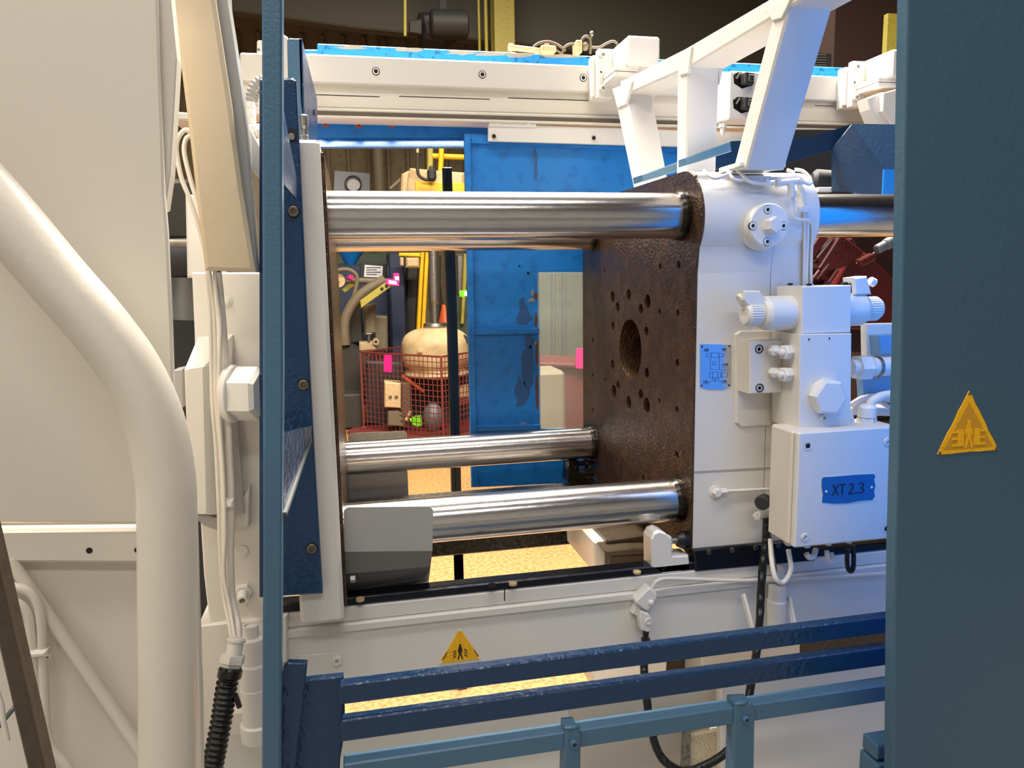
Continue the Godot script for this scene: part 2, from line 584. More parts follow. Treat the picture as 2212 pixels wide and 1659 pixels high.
func build_hall() -> void:
	struct("floor", S().span(Vector3(-7, -0.2, -12), Vector3(8, 0, -2.35)), M.tan)
	struct("floor", S().span(Vector3(-7, -0.2, -2.35), Vector3(8, 0, 5)), M.concrete)
	var wb := struct("wall_back", S().span(Vector3(-7, 0, -12.2), Vector3(8, 8, -12)), M.wall)
	for i in 34:
		struct("cladding_rib", S().span(Vector3(-4.2 + i * 0.3, 0.02, -12.0), Vector3(-4.13 + i * 0.3, 5.2, -11.93), 0.02), M.wall, wb)
	struct("wall_left", S().span(Vector3(-7.2, 0, -12), Vector3(-7, 8, 5)), M.pale_wall)
	struct("wall_right", S().span(Vector3(8, 0, -12), Vector3(8.2, 8, 5)), M.brown_wall)
	struct("wall_front", S().span(Vector3(-7, 0, 5), Vector3(8, 8, 5.2)), M.pale_wall)
	struct("ceiling", S().span(Vector3(-7, 8, -12), Vector3(8, 8.2, 5)), M.roof)
	# the crane girder that crosses the hall behind
	var g := S()
	var a := pz(500, 22, -10.0)
	var b := pz(1130, 95, -10.0)
	struct("trim_1", plate(-10.0, [-300, -330, 2300, -330, 2300, 232, 1130, 95, 770, 60, 500, 22, -300, -72], 0.2, 0.02), M.roof)


func bolts(parent: Node3D, list: Array, z: float, axis := Vector3.BACK, m: Material = null, h := 0.008) -> void:
	for q in list:
		var p := pz(q[0], q[1], z)
		obj("bolt", S().socket(p, axis, q[2] * mpp(p), h), m if m else M.bolt, parent)


func build_machine() -> void:
	# ---- bed
	var bed := thing("machine_bed", "long light grey bed of the moulding machine under the two black slide rails", "machine bed")
	var y0 := 0.80
	obj("front_wall", S().span(Vector3(-0.2, y0, -1.50), Vector3(1.9, 0.914, -1.425), 0.004), M.white, bed)
	obj("ledge", S().span(Vector3(-0.2, 0.912, -1.50), Vector3(1.9, 0.93, -1.417), 0.003), M.white_lumpy, bed)
	obj("upper_lip", S().span(Vector3(-0.2, 0.93, -1.50), Vector3(1.9, 0.962, -1.425), 0.003), M.white, bed)
	obj("rear_wall", S().span(Vector3(-0.6, 0.80, -2.2), Vector3(1.9, 0.935, -2.06), 0.004), M.oily, bed)
	obj("joint_line", plate(-1.424, [1089, 1274, 1091, 1274, 1091, 1298, 1089, 1298], 0.003), M.black, bed)
	obj("foot", S().span(Vector3(-0.5, 0, -2.16), Vector3(-0.42, 0.8, -2.06), 0.005), M.grey_metal, bed)
	obj("foot", S().span(Vector3(-0.70, 0, -1.6), Vector3(-0.5, 0.8, -1.44), 0.005), M.white, bed)
	obj("foot", S().span(Vector3(1.5, 0, -2.16), Vector3(1.75, 0.8, -1.46), 0.005), M.white, bed)
	obj("cross_wall", plate(-1.72, [1283, 1172, 1311, 1168, 1313, 1232, 1285, 1240], 0.25, 0.003), M.cream, bed)
	obj("inner_block", plate(-1.70, [1311, 1166, 1425, 1150, 1425, 1190, 1311, 1196], 0.3, 0.004), M.oily_brown, bed)
	obj("inner_ledge", plate(-1.66, [1306, 1190, 1360, 1184, 1425, 1182, 1425, 1196, 1316, 1203], 0.3, 0.004), M.oily_brown, bed)
	obj("inner_block", plate(-1.68, [1318, 1200, 1425, 1194, 1425, 1240, 1318, 1246], 0.3, 0.004), M.oily_brown, bed)
	obj("inner_wall", plate(-1.66, [1272, 1440, 1442, 1422, 1438, 1500, 1300, 1520], 0.2, 0.004), M.white, bed)
	obj("inner_wall", plate(-1.74, [1436, 1415, 1520, 1405, 1520, 1500, 1436, 1510], 0.2, 0.004), M.oily_brown, bed)
	obj("inner_wall", plate(-1.64, [1516, 1408, 1730, 1380, 1730, 1480, 1516, 1505], 0.2, 0.004), M.white, bed)
	obj("greasy_beam", plate(-1.64, [1726, 1372, 1950, 1342, 1950, 1440, 1726, 1465], 0.2, 0.006), M.oily_brown, bed)
	obj("floor_stop", S().span(Vector3(pz(985, 1480, -2.75).x, 0, -2.8), Vector3(pz(1008, 1480, -2.75).x, 0.12, -2.7), 0.006), M.grey_metal, bed)
	var br := pz(728, 1424, -1.424)
	obj("bracket", plate(-1.424, [640, 1414, 742, 1408, 744, 1455, 640, 1470], 0.012, 0.003), M.white, bed)
	obj("bolt", S().lathe(br, Vector3.BACK, [Vector2(0, 0.0), Vector2(0, 0.0095), Vector2(0.01, 0.0085), Vector2(0.01, 0.004), Vector2(0.004, 0.0035), Vector2(0.004, 0)], 20), M.white_flat, bed)
	for q in [[0, -1.425, -1.462], [1, -2.06, -2.13]]:
		var r := thing("slide_rail", ["black oily slide rail along the near side of the bed", "oily slide rail along the far side of the bed"][q[0]], "rail")
		obj("rail", S().span(Vector3(-0.22, 0.962 if q[0] == 0 else 0.935, q[2]), Vector3(1.8, 0.981 if q[0] == 0 else 0.972, q[1]), 0.003), M.black_steel if q[0] == 0 else M.bare, r)
		if q[0] == 0:
			for c in [[778, 1293, 1], [1108, 1259, 1], [1376, 1234, 1], [1063, 1263, 0]]:
				var p := py(c[0], c[1], 0.981)
				obj("plug" if c[2] else "hole", S().cyl(p - Vector3(0, 0.004, 0), p + Vector3(0, 0.0008, 0), 0.0085, 20), M.tan_box if c[2] else M.hole, r)
	# ---- lower front panels and the chute under the mould space
	one("lower_panel", plate(-1.40, [730, 1560, 1232, 1505, 1228, 1760, 725, 1760], 0.02, 0.004), M.white, "light grey lower panel under the bed, left of the chute opening", "panel")
	one("lower_panel", plate(-1.40, [1556, 1462, 1935, 1420, 1935, 1760, 1560, 1760], 0.02, 0.004), M.white, "light grey lower panel beside the blue door, right of the hanging black hose", "panel")
	var ch := thing("drop_chute", "cream sheet metal drop chute seen between the blue rails", "chute")
	obj("slope", S().prism(PackedVector3Array([pz(1230, 1508, -1.43), pz(1560, 1470, -1.43), pz(1500, 1700, -1.62), pz(1228, 1740, -1.62)]), Vector3(0, -0.006, -0.012), 0.0), M.white, ch)
	obj("side_sheet", plate(-1.46, [1492, 1590, 1560, 1575, 1556, 1740, 1488, 1740], 0.01, 0.002), M.speckle, ch)
	obj("edge_strip", plate(-1.445, [1478, 1570, 1494, 1568, 1490, 1740, 1472, 1740], 0.012, 0.002), M.bare, ch)
	# ---- fixed platen
	var fp := thing("fixed_platen", "light grey fixed platen with an oily brown inner face, left end of the tie bars", "platen")
	obj("body", S().span(Vector3(-0.122, 0.968, -2.22), Vector3(-0.043, 1.836, -1.35), 0.006), M.white, fp)
	obj("oily_face", S().span(Vector3(-0.0435, 0.985, -2.21), Vector3(-0.037, 1.82, -1.375), 0.002), M.brown, fp, "oily brown mould face")
	var pin := pz(660, 318, -1.45)
	pin.y = 1.836
	obj("stud", S().lathe(pin, Vector3.UP, [Vector2(0, 0), Vector2(0, 0.006), Vector2(0.035, 0.006), Vector2(0.04, 0.0075), Vector2(0.058, 0.0075), Vector2(0.06, 0.0055), Vector2(0.062, 0)], 16), M.bare, fp)
	for k in 8:
		var q := pin + Vector3(0, 0.003 + k * 0.0028, 0)
		obj("thread", S().lathe(q, Vector3.UP, [Vector2(0, 0.006), Vector2(0.001, 0.0072), Vector2(0.002, 0.006)], 14), M.bare, fp)
	# ---- tie bars
	var names := ["polished steel tie bar, upper one nearest the aisle", "polished steel tie bar, upper one behind the nearest", "polished steel tie bar, lower one nearest the aisle with grey guard plate before it", "polished steel tie bar, lower one at the rear of the mould space"]
	var i := 0
	for y in [1.7208, 1.1]:
		for z in [-1.5, -2.1]:
			var t := thing("tie_bar", names[i], "tie bar", Vector3.ZERO, "four tie bars of the clamp")
			obj("bar", S().lathe(Vector3(-0.042, y, z), Vector3.RIGHT, [Vector2(0, 0), Vector2(0, 0.0472), Vector2(1.75, 0.0472), Vector2(1.75, 0)], 64), M.chrome, t)
			obj("wiper_ring", S().lathe(Vector3(0.672, y, z), Vector3.RIGHT, [Vector2(0, 0.047), Vector2(0, 0.0485), Vector2(0.008, 0.051), Vector2(0.018, 0.052)], 48), M.oily, t)
			i += 1
	# ---- deflector sheets beside the lower bars
	var d := thing("deflector_sheet", "grey bent deflector sheet in front of the lower tie bar, beside the fixed platen", "sheet")
	var A := ring(-1.39, [743, 1102, 752, 1096, 928, 1094, 936, 1102, 934, 1190, 743, 1192])
	obj("upper_sheet", S().prism(A, Vector3(0, 0, -0.003), 0.0), M.grey_paint, d)
	obj("lower_sheet", S().prism(PackedVector3Array([pz(743, 1191, -1.39), pz(934, 1189, -1.39), pz(930, 1224, -1.405), pz(744, 1240, -1.405)]), Vector3(0, -0.001, -0.003)), M.grey_gloss, d)
	obj("lower_sheet", S().prism(PackedVector3Array([pz(744, 1239, -1.405), pz(930, 1223, -1.405), pz(926, 1258, -1.49), pz(745, 1284, -1.49)]), Vector3(0, -0.003, -0.003)), M.grey_gloss, d)
	var bp := pz(757, 1250, -1.40)
	obj("bolt", S().hexa(bp, Vector3.RIGHT, 0.008, 0.01), M.bare, d)
	var d2 := thing("deflector_sheet", "oil-spotted cream deflector sheet behind the rear lower tie bar", "sheet")
	obj("upper_sheet", plate(-2.17, [752, 940, 758, 936, 874, 931, 879, 936, 880, 1010, 752, 1014], 0.003), M.speckle, d2)
	obj("lower_sheet", plate(-2.17, [751, 1014, 880, 1010, 883, 1085, 750, 1092], 0.003), M.grey_paint, d2)
	# ---- stops at the ends of the rails
	var s := thing("adjusting_stop", "white bolted stop block on the near rail, beside the moving platen", "stop block")
	obj("block", S().prism(ring(-1.425, [1407, 1165, 1414, 1152, 1425, 1147, 1438, 1152, 1452, 1163, 1453, 1202, 1488, 1200, 1492, 1232, 1432, 1241, 1408, 1226]), Vector3(0, 0, -0.045), 0.003), M.white_flat, s)
	var h := pz(1420, 1171, -1.445)
	obj("bolt_head", S().hexa(h + Vector3(-0.004, 0, 0), Vector3.LEFT, 0.015, 0.014), M.bare, s)
	obj("shank", S().cyl(h, h + Vector3(0.055, 0, 0), 0.007, 16), M.bare, s)
	obj("lock_nut", S().hexa(h + Vector3(0.02, 0, 0), Vector3.RIGHT, 0.014, 0.01), M.white_flat, s)
	obj("buffer", S().lathe(h + Vector3(0.045, 0, 0), Vector3.RIGHT, [Vector2(0, 0), Vector2(0, 0.014), Vector2(0.012, 0.02), Vector2(0.024, 0.018), Vector2(0.026, 0)], 18), M.rubber, s)
	var s2 := thing("adjusting_stop", "dark greasy stop block on the far rail, beside the moving platen", "stop block")
	obj("block", S().prism(ring(-2.08, [1230, 1000, 1236, 994, 1250, 995, 1252, 1022, 1283, 1020, 1284, 1046, 1240, 1050, 1226, 1042]), Vector3(0, 0, -0.06), 0.003), M.oily, s2)
	var h2 := pz(1232, 1003, -2.10)
	obj("bolt_head", S().hexa(h2 + Vector3(0.0, 0, 0), Vector3.LEFT, 0.015, 0.013), M.bare, s2)
	obj("shank", S().cyl(h2, h2 + Vector3(0.07, 0, 0), 0.007, 16), M.oily, s2)
	obj("lock_nut", S().hexa(h2 + Vector3(0.045, 0, 0), Vector3.RIGHT, 0.014, 0.01), M.oily, s2)
	# ---- warning sign on the bed
	warning_sign("small yellow warning triangle riveted to the grey bed above the blue rails", pz(993, 1357, -1.4235), pz(948, 1434, -1.4235), pz(1040, 1423, -1.4235), false)


func warning_sign(label: String, a: Vector3, b: Vector3, c: Vector3, embossed: bool) -> void:
	var t := thing("warning_sign", label, "warning sign")
	var f := Vector3(0, 0, 0.0012)
	var w := b.distance_to(c)
	var ux := (c - b).normalized()
	var uy := (a - (b + c) * 0.5).normalized()
	var o2 := a.lerp((b + c) * 0.5, 0.69) + f + Vector3(0, 0, 0.0001)
	# worn outline: the edge wanders a little where paint has come off
	var edge := PackedVector3Array()
	for k in [[a, b], [b, c], [c, a]]:
		for i in 9:
			var q: Vector3 = (k[0] as Vector3).lerp(k[1], i / 9.0)
			var inw := ((a + b + c) / 3.0 - q).normalized()
			edge.append(q + f + inw * (rng.randf_range(0.0, 0.016) if i else 0.02) * w)
	obj("plate", S().prism(edge, Vector3(0, 0, -0.004), 0.0004), M.sign, t)
	var g := (a + b + c) / 3.0
	if embossed:
		obj("sunk_field", S().prism(PackedVector3Array([a.lerp(g, 0.3) + f * 1.15, b.lerp(g, 0.2) + f * 1.15, c.lerp(g, 0.2) + f * 1.15]), Vector3(0, 0, -0.001)), M.sign_shade, t)
	else:
		for k in [[b.lerp(a, 0.12), b.lerp(a, 0.34)], [c.lerp(a, 0.1), c.lerp(a, 0.3)]]:
			obj("edge_mark", S().bar((k[0] as Vector3).lerp(g, 0.07) + f, (k[1] as Vector3).lerp(g, 0.07) + f, 0.003, 0.0014), M.black, t)
	var ink: Material = M.sign if embossed else M.black
	var h := Vector3(0, 0, 0.0012 if embossed else 0.0003)
	var poly := func(pts: Array) -> PackedVector3Array:
		var r := PackedVector3Array()
		for k in range(0, pts.size(), 2):
			r.append(o2 + h + ux * pts[k] * w + uy * pts[k + 1] * w)
		return r
	var head := []
	for k in 10:
		head.append(cos(TAU * k / 10) * 0.026)
		head.append(0.155 + sin(TAU * k / 10) * 0.03)
	var fig := S().prism(poly.call(head), -h * 1.2)
	fig.prism(poly.call([-0.03, 0.125, 0.03, 0.125, 0.062, -0.02, 0.045, -0.03, 0.028, 0.02, 0.03, -0.05, 0.066, -0.2, 0.036, -0.2, 0.0, -0.07, -0.036, -0.2, -0.066, -0.2, -0.03, -0.05, -0.028, 0.02, -0.045, -0.03, -0.062, -0.02]), -h * 1.2)
	obj("figure", fig, ink, t)
	for sx in [-1.0, 1.0]:
		if embossed:
			obj("block", S().prism(poly.call([sx * 0.085, -0.17, sx * 0.175, -0.17, sx * 0.175, 0.06, sx * 0.085, 0.06]), -h), ink, t)
		else:
			for k in 3:
				var yy := -0.16 + k * 0.065
				obj("stripe", S().prism(poly.call([sx * 0.095, yy + 0.05, sx * 0.165, yy, sx * 0.165, yy + 0.03, sx * 0.095, yy + 0.08]), -h), ink, t)
		for k in 3:
			var y2 := -0.17 + k * 0.092
			var thin := 0.026 if embossed else 0.008
			obj("finger", S().prism(poly.call([sx * 0.175, y2, sx * 0.26, y2, sx * 0.26, y2 + thin, sx * 0.175, y2 + thin]), -h), ink if embossed else M.sign_shade, t)
	for k in [a.lerp(g, 0.1), b.lerp(g, 0.1), c.lerp(g, 0.1)]:
		obj("rivet", S().ball((k as Vector3) + f, Vector3(0.0026, 0.0026, 0.0014), 10), M.bolt if embossed else M.white_flat, t)


func build_guards() -> void:
	# ---- front sliding guard: post, side plate, three rails, uprights
	var g := thing("safety_guard", "dark blue steel guard frame with tall post and three long rails before the bed", "guard")
	obj("post", plate(-1.10, [565, -40, 609, -40, 609, 400, 611, 800, 608, 1200, 606, 1760, 565, 1760, 568, 1200, 567, 600], 0.03, 0.003), M.guard, g)
	obj("corner_angle", S().prism(ring(-1.13, [612, 1440, 622, 1432, 664, 1433, 655, 1520, 640, 1640, 634, 1760, 600, 1760, 606, 1500]), Vector3(0, 0, -0.012), 0.002), M.guard_dark, g)
	obj("side_plate", plate(-1.17, [650, 1470, 742, 1460, 745, 1540, 742, 1600, 735, 1640, 730, 1760, 600, 1760, 630, 1600], 0.012, 0.003), M.guard_dark, g)
	var rails := [[1458, 1326, 1515, 1378], [1533, 1391, 1597, 1446], [1618, 1468.5, 1681, 1528.7]]
	for k in 3:
		var q: Array = rails[k]
		var zf := [-1.15, -1.15, -1.135][k] as float
		var dd := [0.022, 0.022, 0.03][k] as float
		var yt := (pz(742, q[0], zf - dd).y + pz(1900, q[1], zf - dd).y) * 0.5
		var yb := (pz(742, q[2], zf).y + pz(1900, q[3], zf).y) * 0.5
		obj("rail", S().span(Vector3(pz(733, 1500, zf).x, yb, zf - dd), Vector3(pz(1915, 1400, zf).x + 0.12, yt, zf), 0.0025), M.guard_dark if k < 2 else M.guard, g)
	for q in [[1588, 1632, 1520, 1553], [1222, 1256, 1572, 1605]]:
		obj("upright", plate(-1.128, [q[0], q[2], q[1] - 8, q[2] - 2, q[1], q[2] + 14, q[1] - 4, 1760, q[0] - 6, 1760], 0.03, 0.003), M.guard, g)
		var p := pz((q[0] + q[1]) * 0.5, q[3], -1.128)
		obj("bolt", S().socket(p, Vector3.BACK, 0.0075, 0.007), M.guard, g)
		obj("weld_bead", S().ball(pz(q[0] + 12, q[2] - 2, -1.132), Vector3(0.015, 0.004, 0.006), 12), M.guard, g)
	# ---- mounting strip on the fixed platen
	var st := thing("guard_strip", "narrow dark blue bolted strip down the front of the fixed platen", "guard strip")
	obj("strip", plate(-1.325, [560, 170, 634, 168, 640, 174, 646, 300, 664, 700, 680, 1000, 697, 1283, 560, 1292], 0.022, 0.003), M.guard_dark, st)
	for q in [[634, 457], [656, 831], [674, 1184]]:
		var p := pz(q[0], q[1], -1.3245)
		obj("recess", S().cyl(p - Vector3(0, 0, 0.004), p + Vector3(0, 0, 0.0006), 0.0105, 24), M.hole, st)
		obj("bolt", S().socket(p, Vector3.BACK, 0.0088, 0.005), M.bolt, st)
	var hp := pz(630, 292, -1.3245)
	obj("recess", S().cyl(hp - Vector3(0, 0, 0.004), hp + Vector3(0, 0, 0.0006), 0.011, 24), M.hole, st)
	obj("bolt", S().hexa(hp + Vector3(0, -0.003, 0), Vector3.BACK, 0.006, 0.004), M.bare, st)
	obj("gusset", S().prism(PackedVector3Array([pz(606, 935, -1.13), pz(668, 920, -1.31), pz(668, 955, -1.31), pz(608, 1118, -1.13)]), Vector3(0.004, 0, 0)), M.guard_dark, st)
	obj("gusset_edge", S().bar(pz(667, 948, -1.308), pz(611, 1112, -1.125), 0.008, 0.012, 0.001, Vector3.RIGHT), M.grey_metal, st)
	obj("slanted_plate", S().prism(PackedVector3Array([pz(606, 225, -1.13), pz(620, 300, -1.2), pz(637, 385, -1.31), pz(637, 430, -1.31), pz(606, 395, -1.13)]), Vector3(0.003, 0, 0)), M.guard_dark, st)
	# ---- hood bracket on top of the fixed platen
	var hb := thing("hood_bracket", "tall folded blue bracket standing on the fixed platen below the beam", "bracket")
	obj("front_flange", plate(-1.62, [620, 86, 625, 82, 653, 83, 655, 200, 660, 330, 646, 330, 640, 200, 622, 180], 0.006, 0.002), M.guard, hb)
	obj("side_web", S().prism(PackedVector3Array([pz(653, 84, -1.62), pz(663, 128, -1.72), pz(685, 214, -1.86), pz(687, 330, -1.86), pz(660, 335, -1.62)]), Vector3(-0.006, 0, 0)), M.guard_dark, hb)
	for q in [[677, 243], [674, 257]]:
		var p := pz(q[0], q[1], -1.8)
		obj("bolt", S().hexa(p, Vector3.RIGHT, 0.007, 0.004), M.bolt_dark, hb)
	# ---- guard door on the right
	var d := thing("guard_door", "dark blue sheet steel guard door in the right foreground with a yellow sign", "guard door")
	obj("panel", plate(-1.0, [1963, -60, 2640, -60, 2640, 1760, 1929, 1760, 1930, 1659, 1935, 1200, 1947, 780], 0.0225, 0.002), M.door, d)
	obj("inner_sheet", plate(-1.0235, [1985, -60, 2600, -60, 2600, 1760, 1950, 1760, 1952, 1659, 1957, 1200, 1969, 780], 0.01, 0.002), M.blue_inner, d, "bright blue inner side of the door")
	var cl := pz(1893, 1610, -1.08)
	obj("guide_block", S().box(cl + Vector3(0.01, 0, 0), Vector3(0.05, 0.03, 0.04), 0.003), M.guard, d)
	obj("guide_block", S().box(cl + Vector3(0.012, -0.04, 0), Vector3(0.055, 0.04, 0.05), 0.003), M.guard, d)
	warning_sign("larger yellow warning triangle on the dark blue guard door", pz(2093, 841, -0.9995), pz(2022, 983, -0.9995), pz(2157, 972, -0.9995), true)
func build_platen() -> void:
	var t := thing("moving_platen", "large light grey moving platen with a drilled brown mould face", "platen")
	# drilled steel slab that faces the mould space
	var slab := CSGCombiner3D.new()
	slab.name = "mould_face"
	slab.material_override = M.brown
	var core := CSGBox3D.new()
	core.name = "slab"
	core.size = Vector3(0.17, 0.80, 0.757)
	core.position = Vector3(0.775, 1.395, -1.8205)
	slab.add_child(core)
	var holes := [[1323, 642, 26], [1358, 637, 26], [1399, 652, 32], [1334, 664, 22], [1384, 668, 24], [1324, 705, 20], [1396, 716, 22], [1323, 788, 22], [1397, 806, 24], [1335, 832, 20], [1326, 846, 30], [1384, 852, 24], [1358, 870, 30], [1397, 876, 34],
		[1426, 576, 13], [1466, 572, 17], [1425, 673, 13], [1464, 676, 15], [1463, 784, 18], [1424, 865, 12], [1462, 884, 16], [1281, 735, 11], [1281, 810, 9], [1281, 885, 9], [1306, 585, 8], [1306, 820, 8], [1462, 983, 18], [1390, 1032, 14], [1332, 993, 9], [1306, 965, 9]]
	for q in holes:
		var p := px(q[0], q[1], 0.69)
		drill(slab, p, q[2] * 0.5 * mpp(p), 0.05)
	var pc := px(1361, 755, 0.69)
	drill(slab, pc, 65.0 * mpp(pc), 0.15)
	t.add_child(slab)
	tag(slab, "oily brown mould face with bolt holes and a central bore")
	# painted casting: flat front, round bosses over the tie bars
	var prof := PackedVector3Array()
	prof.append(Vector3(0, 1.008, -1.43))
	prof.append(Vector3(0, 1.60, -1.43))
	for k in 41:
		var a := deg_to_rad(-38.0 + k * 128.0 / 40.0)
		prof.append(Vector3(0, 1.713 + sin(a) * 0.098, -1.5 + cos(a) * 0.098))
	var skin := prof.duplicate()
	skin.append_array(PackedVector3Array([Vector3(0, 1.811, -2.18), Vector3(0, 1.797, -2.18), Vector3(0, 1.797, -1.4405), Vector3(0, 1.008, -1.4405)]))
	for i in skin.size(): skin[i].x = 0.6942
	obj("front_skin", S().prism(skin, Vector3(0.1668, 0, 0), 0.0015), M.white_lumpy, t)
	var full := prof.duplicate()
	full.append_array(PackedVector3Array([Vector3(0, 1.811, -2.1), Vector3(0, 1.74, -2.2), Vector3(0, 1.008, -2.2)]))
	for i in full.size(): full[i].x = 0.955
	obj("casting", S().prism(full, Vector3(-0.095, 0, 0), 0.004), M.white_lumpy, t)
	var rim := PackedVector3Array()
	for k in 41:
		var a := deg_to_rad(-38.0 + k * 128.0 / 40.0)
		rim.append(Vector3(0.6945, 1.713 + sin(a) * 0.0986, -1.5 + cos(a) * 0.0986))
	for q in [[1.8118, -2.18], [1.79, -2.18], [1.79, -1.445], [1.008, -1.445], [1.008, -1.4294], [1.6, -1.4294]]:
		rim.append(Vector3(0.6945, q[0], q[1]))
	obj("boss_rim", S().prism(rim, Vector3(-0.0048, 0, 0), 0.0004), M.brown, t, "oily brown rim round the tie bar boss")
	obj("joint_groove", plate(-1.429, [1500, 1018, 1665, 1009, 1665, 1013, 1500, 1022], 0.004), M.grey_paint, t)
	obj("raised_pad", plate(-1.424, [1588, 722, 1600, 714, 1690, 712, 1690, 918, 1602, 924, 1590, 914], 0.01, 0.003), M.cream, t)
	obj("guide_shoe", plate(-1.42, [1498, 1188, 1760, 1164, 1760, 1212, 1504, 1236], 0.05, 0.003), M.black_steel, t, "black guide shoe with brass-coloured screws")
	for q in [[1531, 1192], [1581, 1188], [1631, 1183], [1681, 1178]]:
		var p := pz(q[0], q[1], -1.4195)
		obj("screw", S().socket(p, Vector3.BACK, 0.0055, 0.003), M.bolt, t)
	# flange cap with four screws and a hexagon plug
	var f := pz(1655, 487, -1.395)
	var fl := obj("flange_cap", S().lathe(f - Vector3(0, 0, 0.02), Vector3.BACK, [Vector2(0, 0.05), Vector2(0.006, 0.045), Vector2(0.03, 0.0435), Vector2(0.033, 0.041), Vector2(0.033, 0)], 48), M.white_flat, t)
	for q in [[1658, 453], [1626, 488], [1692, 488], [1657, 522]]:
		var p := pz(q[0], q[1], -1.3825)
		obj("recess", S().cyl(p - Vector3(0, 0, 0.003), p + Vector3(0, 0, 0.0006), 0.0088, 20), M.bolt_dark, fl)
		obj("screw", S().socket(p, Vector3.BACK, 0.0076, 0.0022), M.white_flat, fl)
		obj("socket", S().cyl(p, p + Vector3(0, 0, 0.0012), 0.0036, 6), M.bolt_dark, fl)
	obj("plug", S().lathe(pz(1662, 488, -1.382), Vector3.BACK, [Vector2(0, 0), Vector2(0, 0.0155), Vector2(0.004, 0.014)], 24).hexa(pz(1664, 487, -1.378), Vector3.BACK, 0.0165, 0.022, Vector3.RIGHT), M.white_flat, fl)
	# instruction plate
	var pl := thing("diagram_plate", "thin metal plate printed with a valve diagram on the moving platen", "plate")
	obj("plate", plate(-1.4285, [1512, 743, 1580, 745, 1580, 834, 1562, 842, 1528, 841, 1512, 836], 0.003), M.plate_blue, pl)
	var lines := [[1537, 762, 1553, 762], [1537, 762, 1537, 772], [1553, 762, 1553, 772], [1537, 772, 1553, 772], [1526, 764, 1537, 764], [1526, 764, 1526, 770], [1526, 770, 1537, 770], [1553, 764, 1563, 764], [1563, 764, 1563, 770], [1553, 770, 1563, 770],
		[1535, 772, 1535, 798], [1554, 772, 1554, 798], [1535, 798, 1554, 798], [1533, 804, 1558, 804], [1533, 804, 1533, 816], [1558, 804, 1558, 816], [1533, 816, 1558, 816], [1559, 806, 1572, 806], [1572, 806, 1572, 814], [1559, 814, 1572, 814], [1559, 806, 1559, 814],
		[1540, 804, 1540, 822], [1551, 804, 1551, 822], [1540, 822, 1551, 822], [1558, 798, 1576, 798], [1558, 801, 1576, 801], [1520, 759, 1530, 759], [1560, 759, 1570, 759], [1559, 793, 1574, 793], [1519, 829, 1530, 829], [1560, 828, 1571, 828], [1530, 829, 1536, 822], [1560, 828, 1554, 822], [1545, 816, 1545, 826]]
	for q in lines:
		obj("printed_line", S().bar(pz(q[0], q[1], -1.428), pz(q[2], q[3], -1.428), 0.0004, 0.0005), M.ink, pl)
	var hx := pz(1543, 785, -1.428)
	for k in 6:
		obj("printed_line", S().bar(hx + Vector3(cos(TAU * k / 6), sin(TAU * k / 6), 0) * 0.0042, hx + Vector3(cos(TAU * (k + 1) / 6), sin(TAU * (k + 1) / 6), 0) * 0.0042, 0.0004, 0.0005), M.ink, pl)
	for q in [["Y40", 1526, 756], ["Y40", 1564, 755], ["S195", 1567, 788], ["Y30", 1524, 825], ["Y30", 1565, 824]]:
		text(pl, "lettering", q[0], pz(q[1], q[2], -1.428), 0.0046, M.ink)
	for q in [[1517, 749], [1576, 748], [1516, 833], [1575, 832]]:
		obj("rivet", S().cyl(pz(q[0], q[1], -1.429), pz(q[0], q[1], -1.427), 0.0018, 10), M.bolt_dark, pl)
	# lubrication lines over the boss
	var lub := thing("lubrication_lines", "thin white painted lubrication pipes over the top corner of the moving platen", "pipes")
	obj("pipe", S().tube(path3([1520, 368, -1.44, 1530, 378, -1.42, 1545, 385, -1.41, 1568, 378, -1.41, 1580, 372, -1.42]), 0.0035, 8), M.white_flat, lub)
	obj("pipe", S().tube(path3([1570, 366, -1.43, 1580, 382, -1.405, 1595, 390, -1.402, 1660, 386, -1.40, 1700, 384, -1.398, 1722, 382, -1.396, 1735, 392, -1.393, 1748, 398, -1.392, 1754, 392, -1.395]), 0.0036, 8), M.white_flat, lub)
	obj("pipe", S().tube(path3([1592, 366, -1.43, 1606, 380, -1.405, 1620, 393, -1.395, 1650, 397, -1.393, 1690, 396, -1.392]), 0.0038, 8), M.white_flat, lub)
	obj("pipe", S().tube(path3([1700, 367, -1.43, 1712, 372, -1.42, 1716, 378, -1.41]), 0.0036, 8), M.white_flat, lub)
	obj("pipe", S().tube(path3([1716, 366, -1.43, 1735, 370, -1.42, 1750, 386, -1.405, 1746, 394, -1.395, 1730, 394, -1.392]), 0.0036, 8), M.white_flat, lub)
	obj("tee", S().tube(PackedVector3Array([pz(1684, 396, -1.388), pz(1730, 391, -1.388)]), 0.0062, 12), M.white_flat, lub)
	obj("tee", S().tube(PackedVector3Array([pz(1708, 396, -1.386), pz(1710, 420, -1.384)]), 0.0072, 12), M.white_flat, lub)
	obj("union_nut", S().hexa(pz(1684, 396, -1.388), Vector3.LEFT, 0.0085, 0.008), M.white_flat, lub)
	obj("union_nut", S().hexa(pz(1725, 392, -1.388), Vector3.RIGHT, 0.0085, 0.008), M.white_flat, lub)
	obj("union_nut", S().hexa(pz(1710, 416, -1.385), Vector3.DOWN, 0.0085, 0.010, Vector3.RIGHT), M.white_flat, lub)
	obj("pipe", S().tube(path3([1711, 418, -1.388, 1713, 445, -1.388, 1714, 466, -1.388, 1722, 474, -1.388, 1745, 476, -1.392, 1753, 482, -1.398, 1755, 500, -1.404, 1752, 560, -1.42, 1752, 620, -1.424]), 0.0036, 8), M.white_flat, lub)
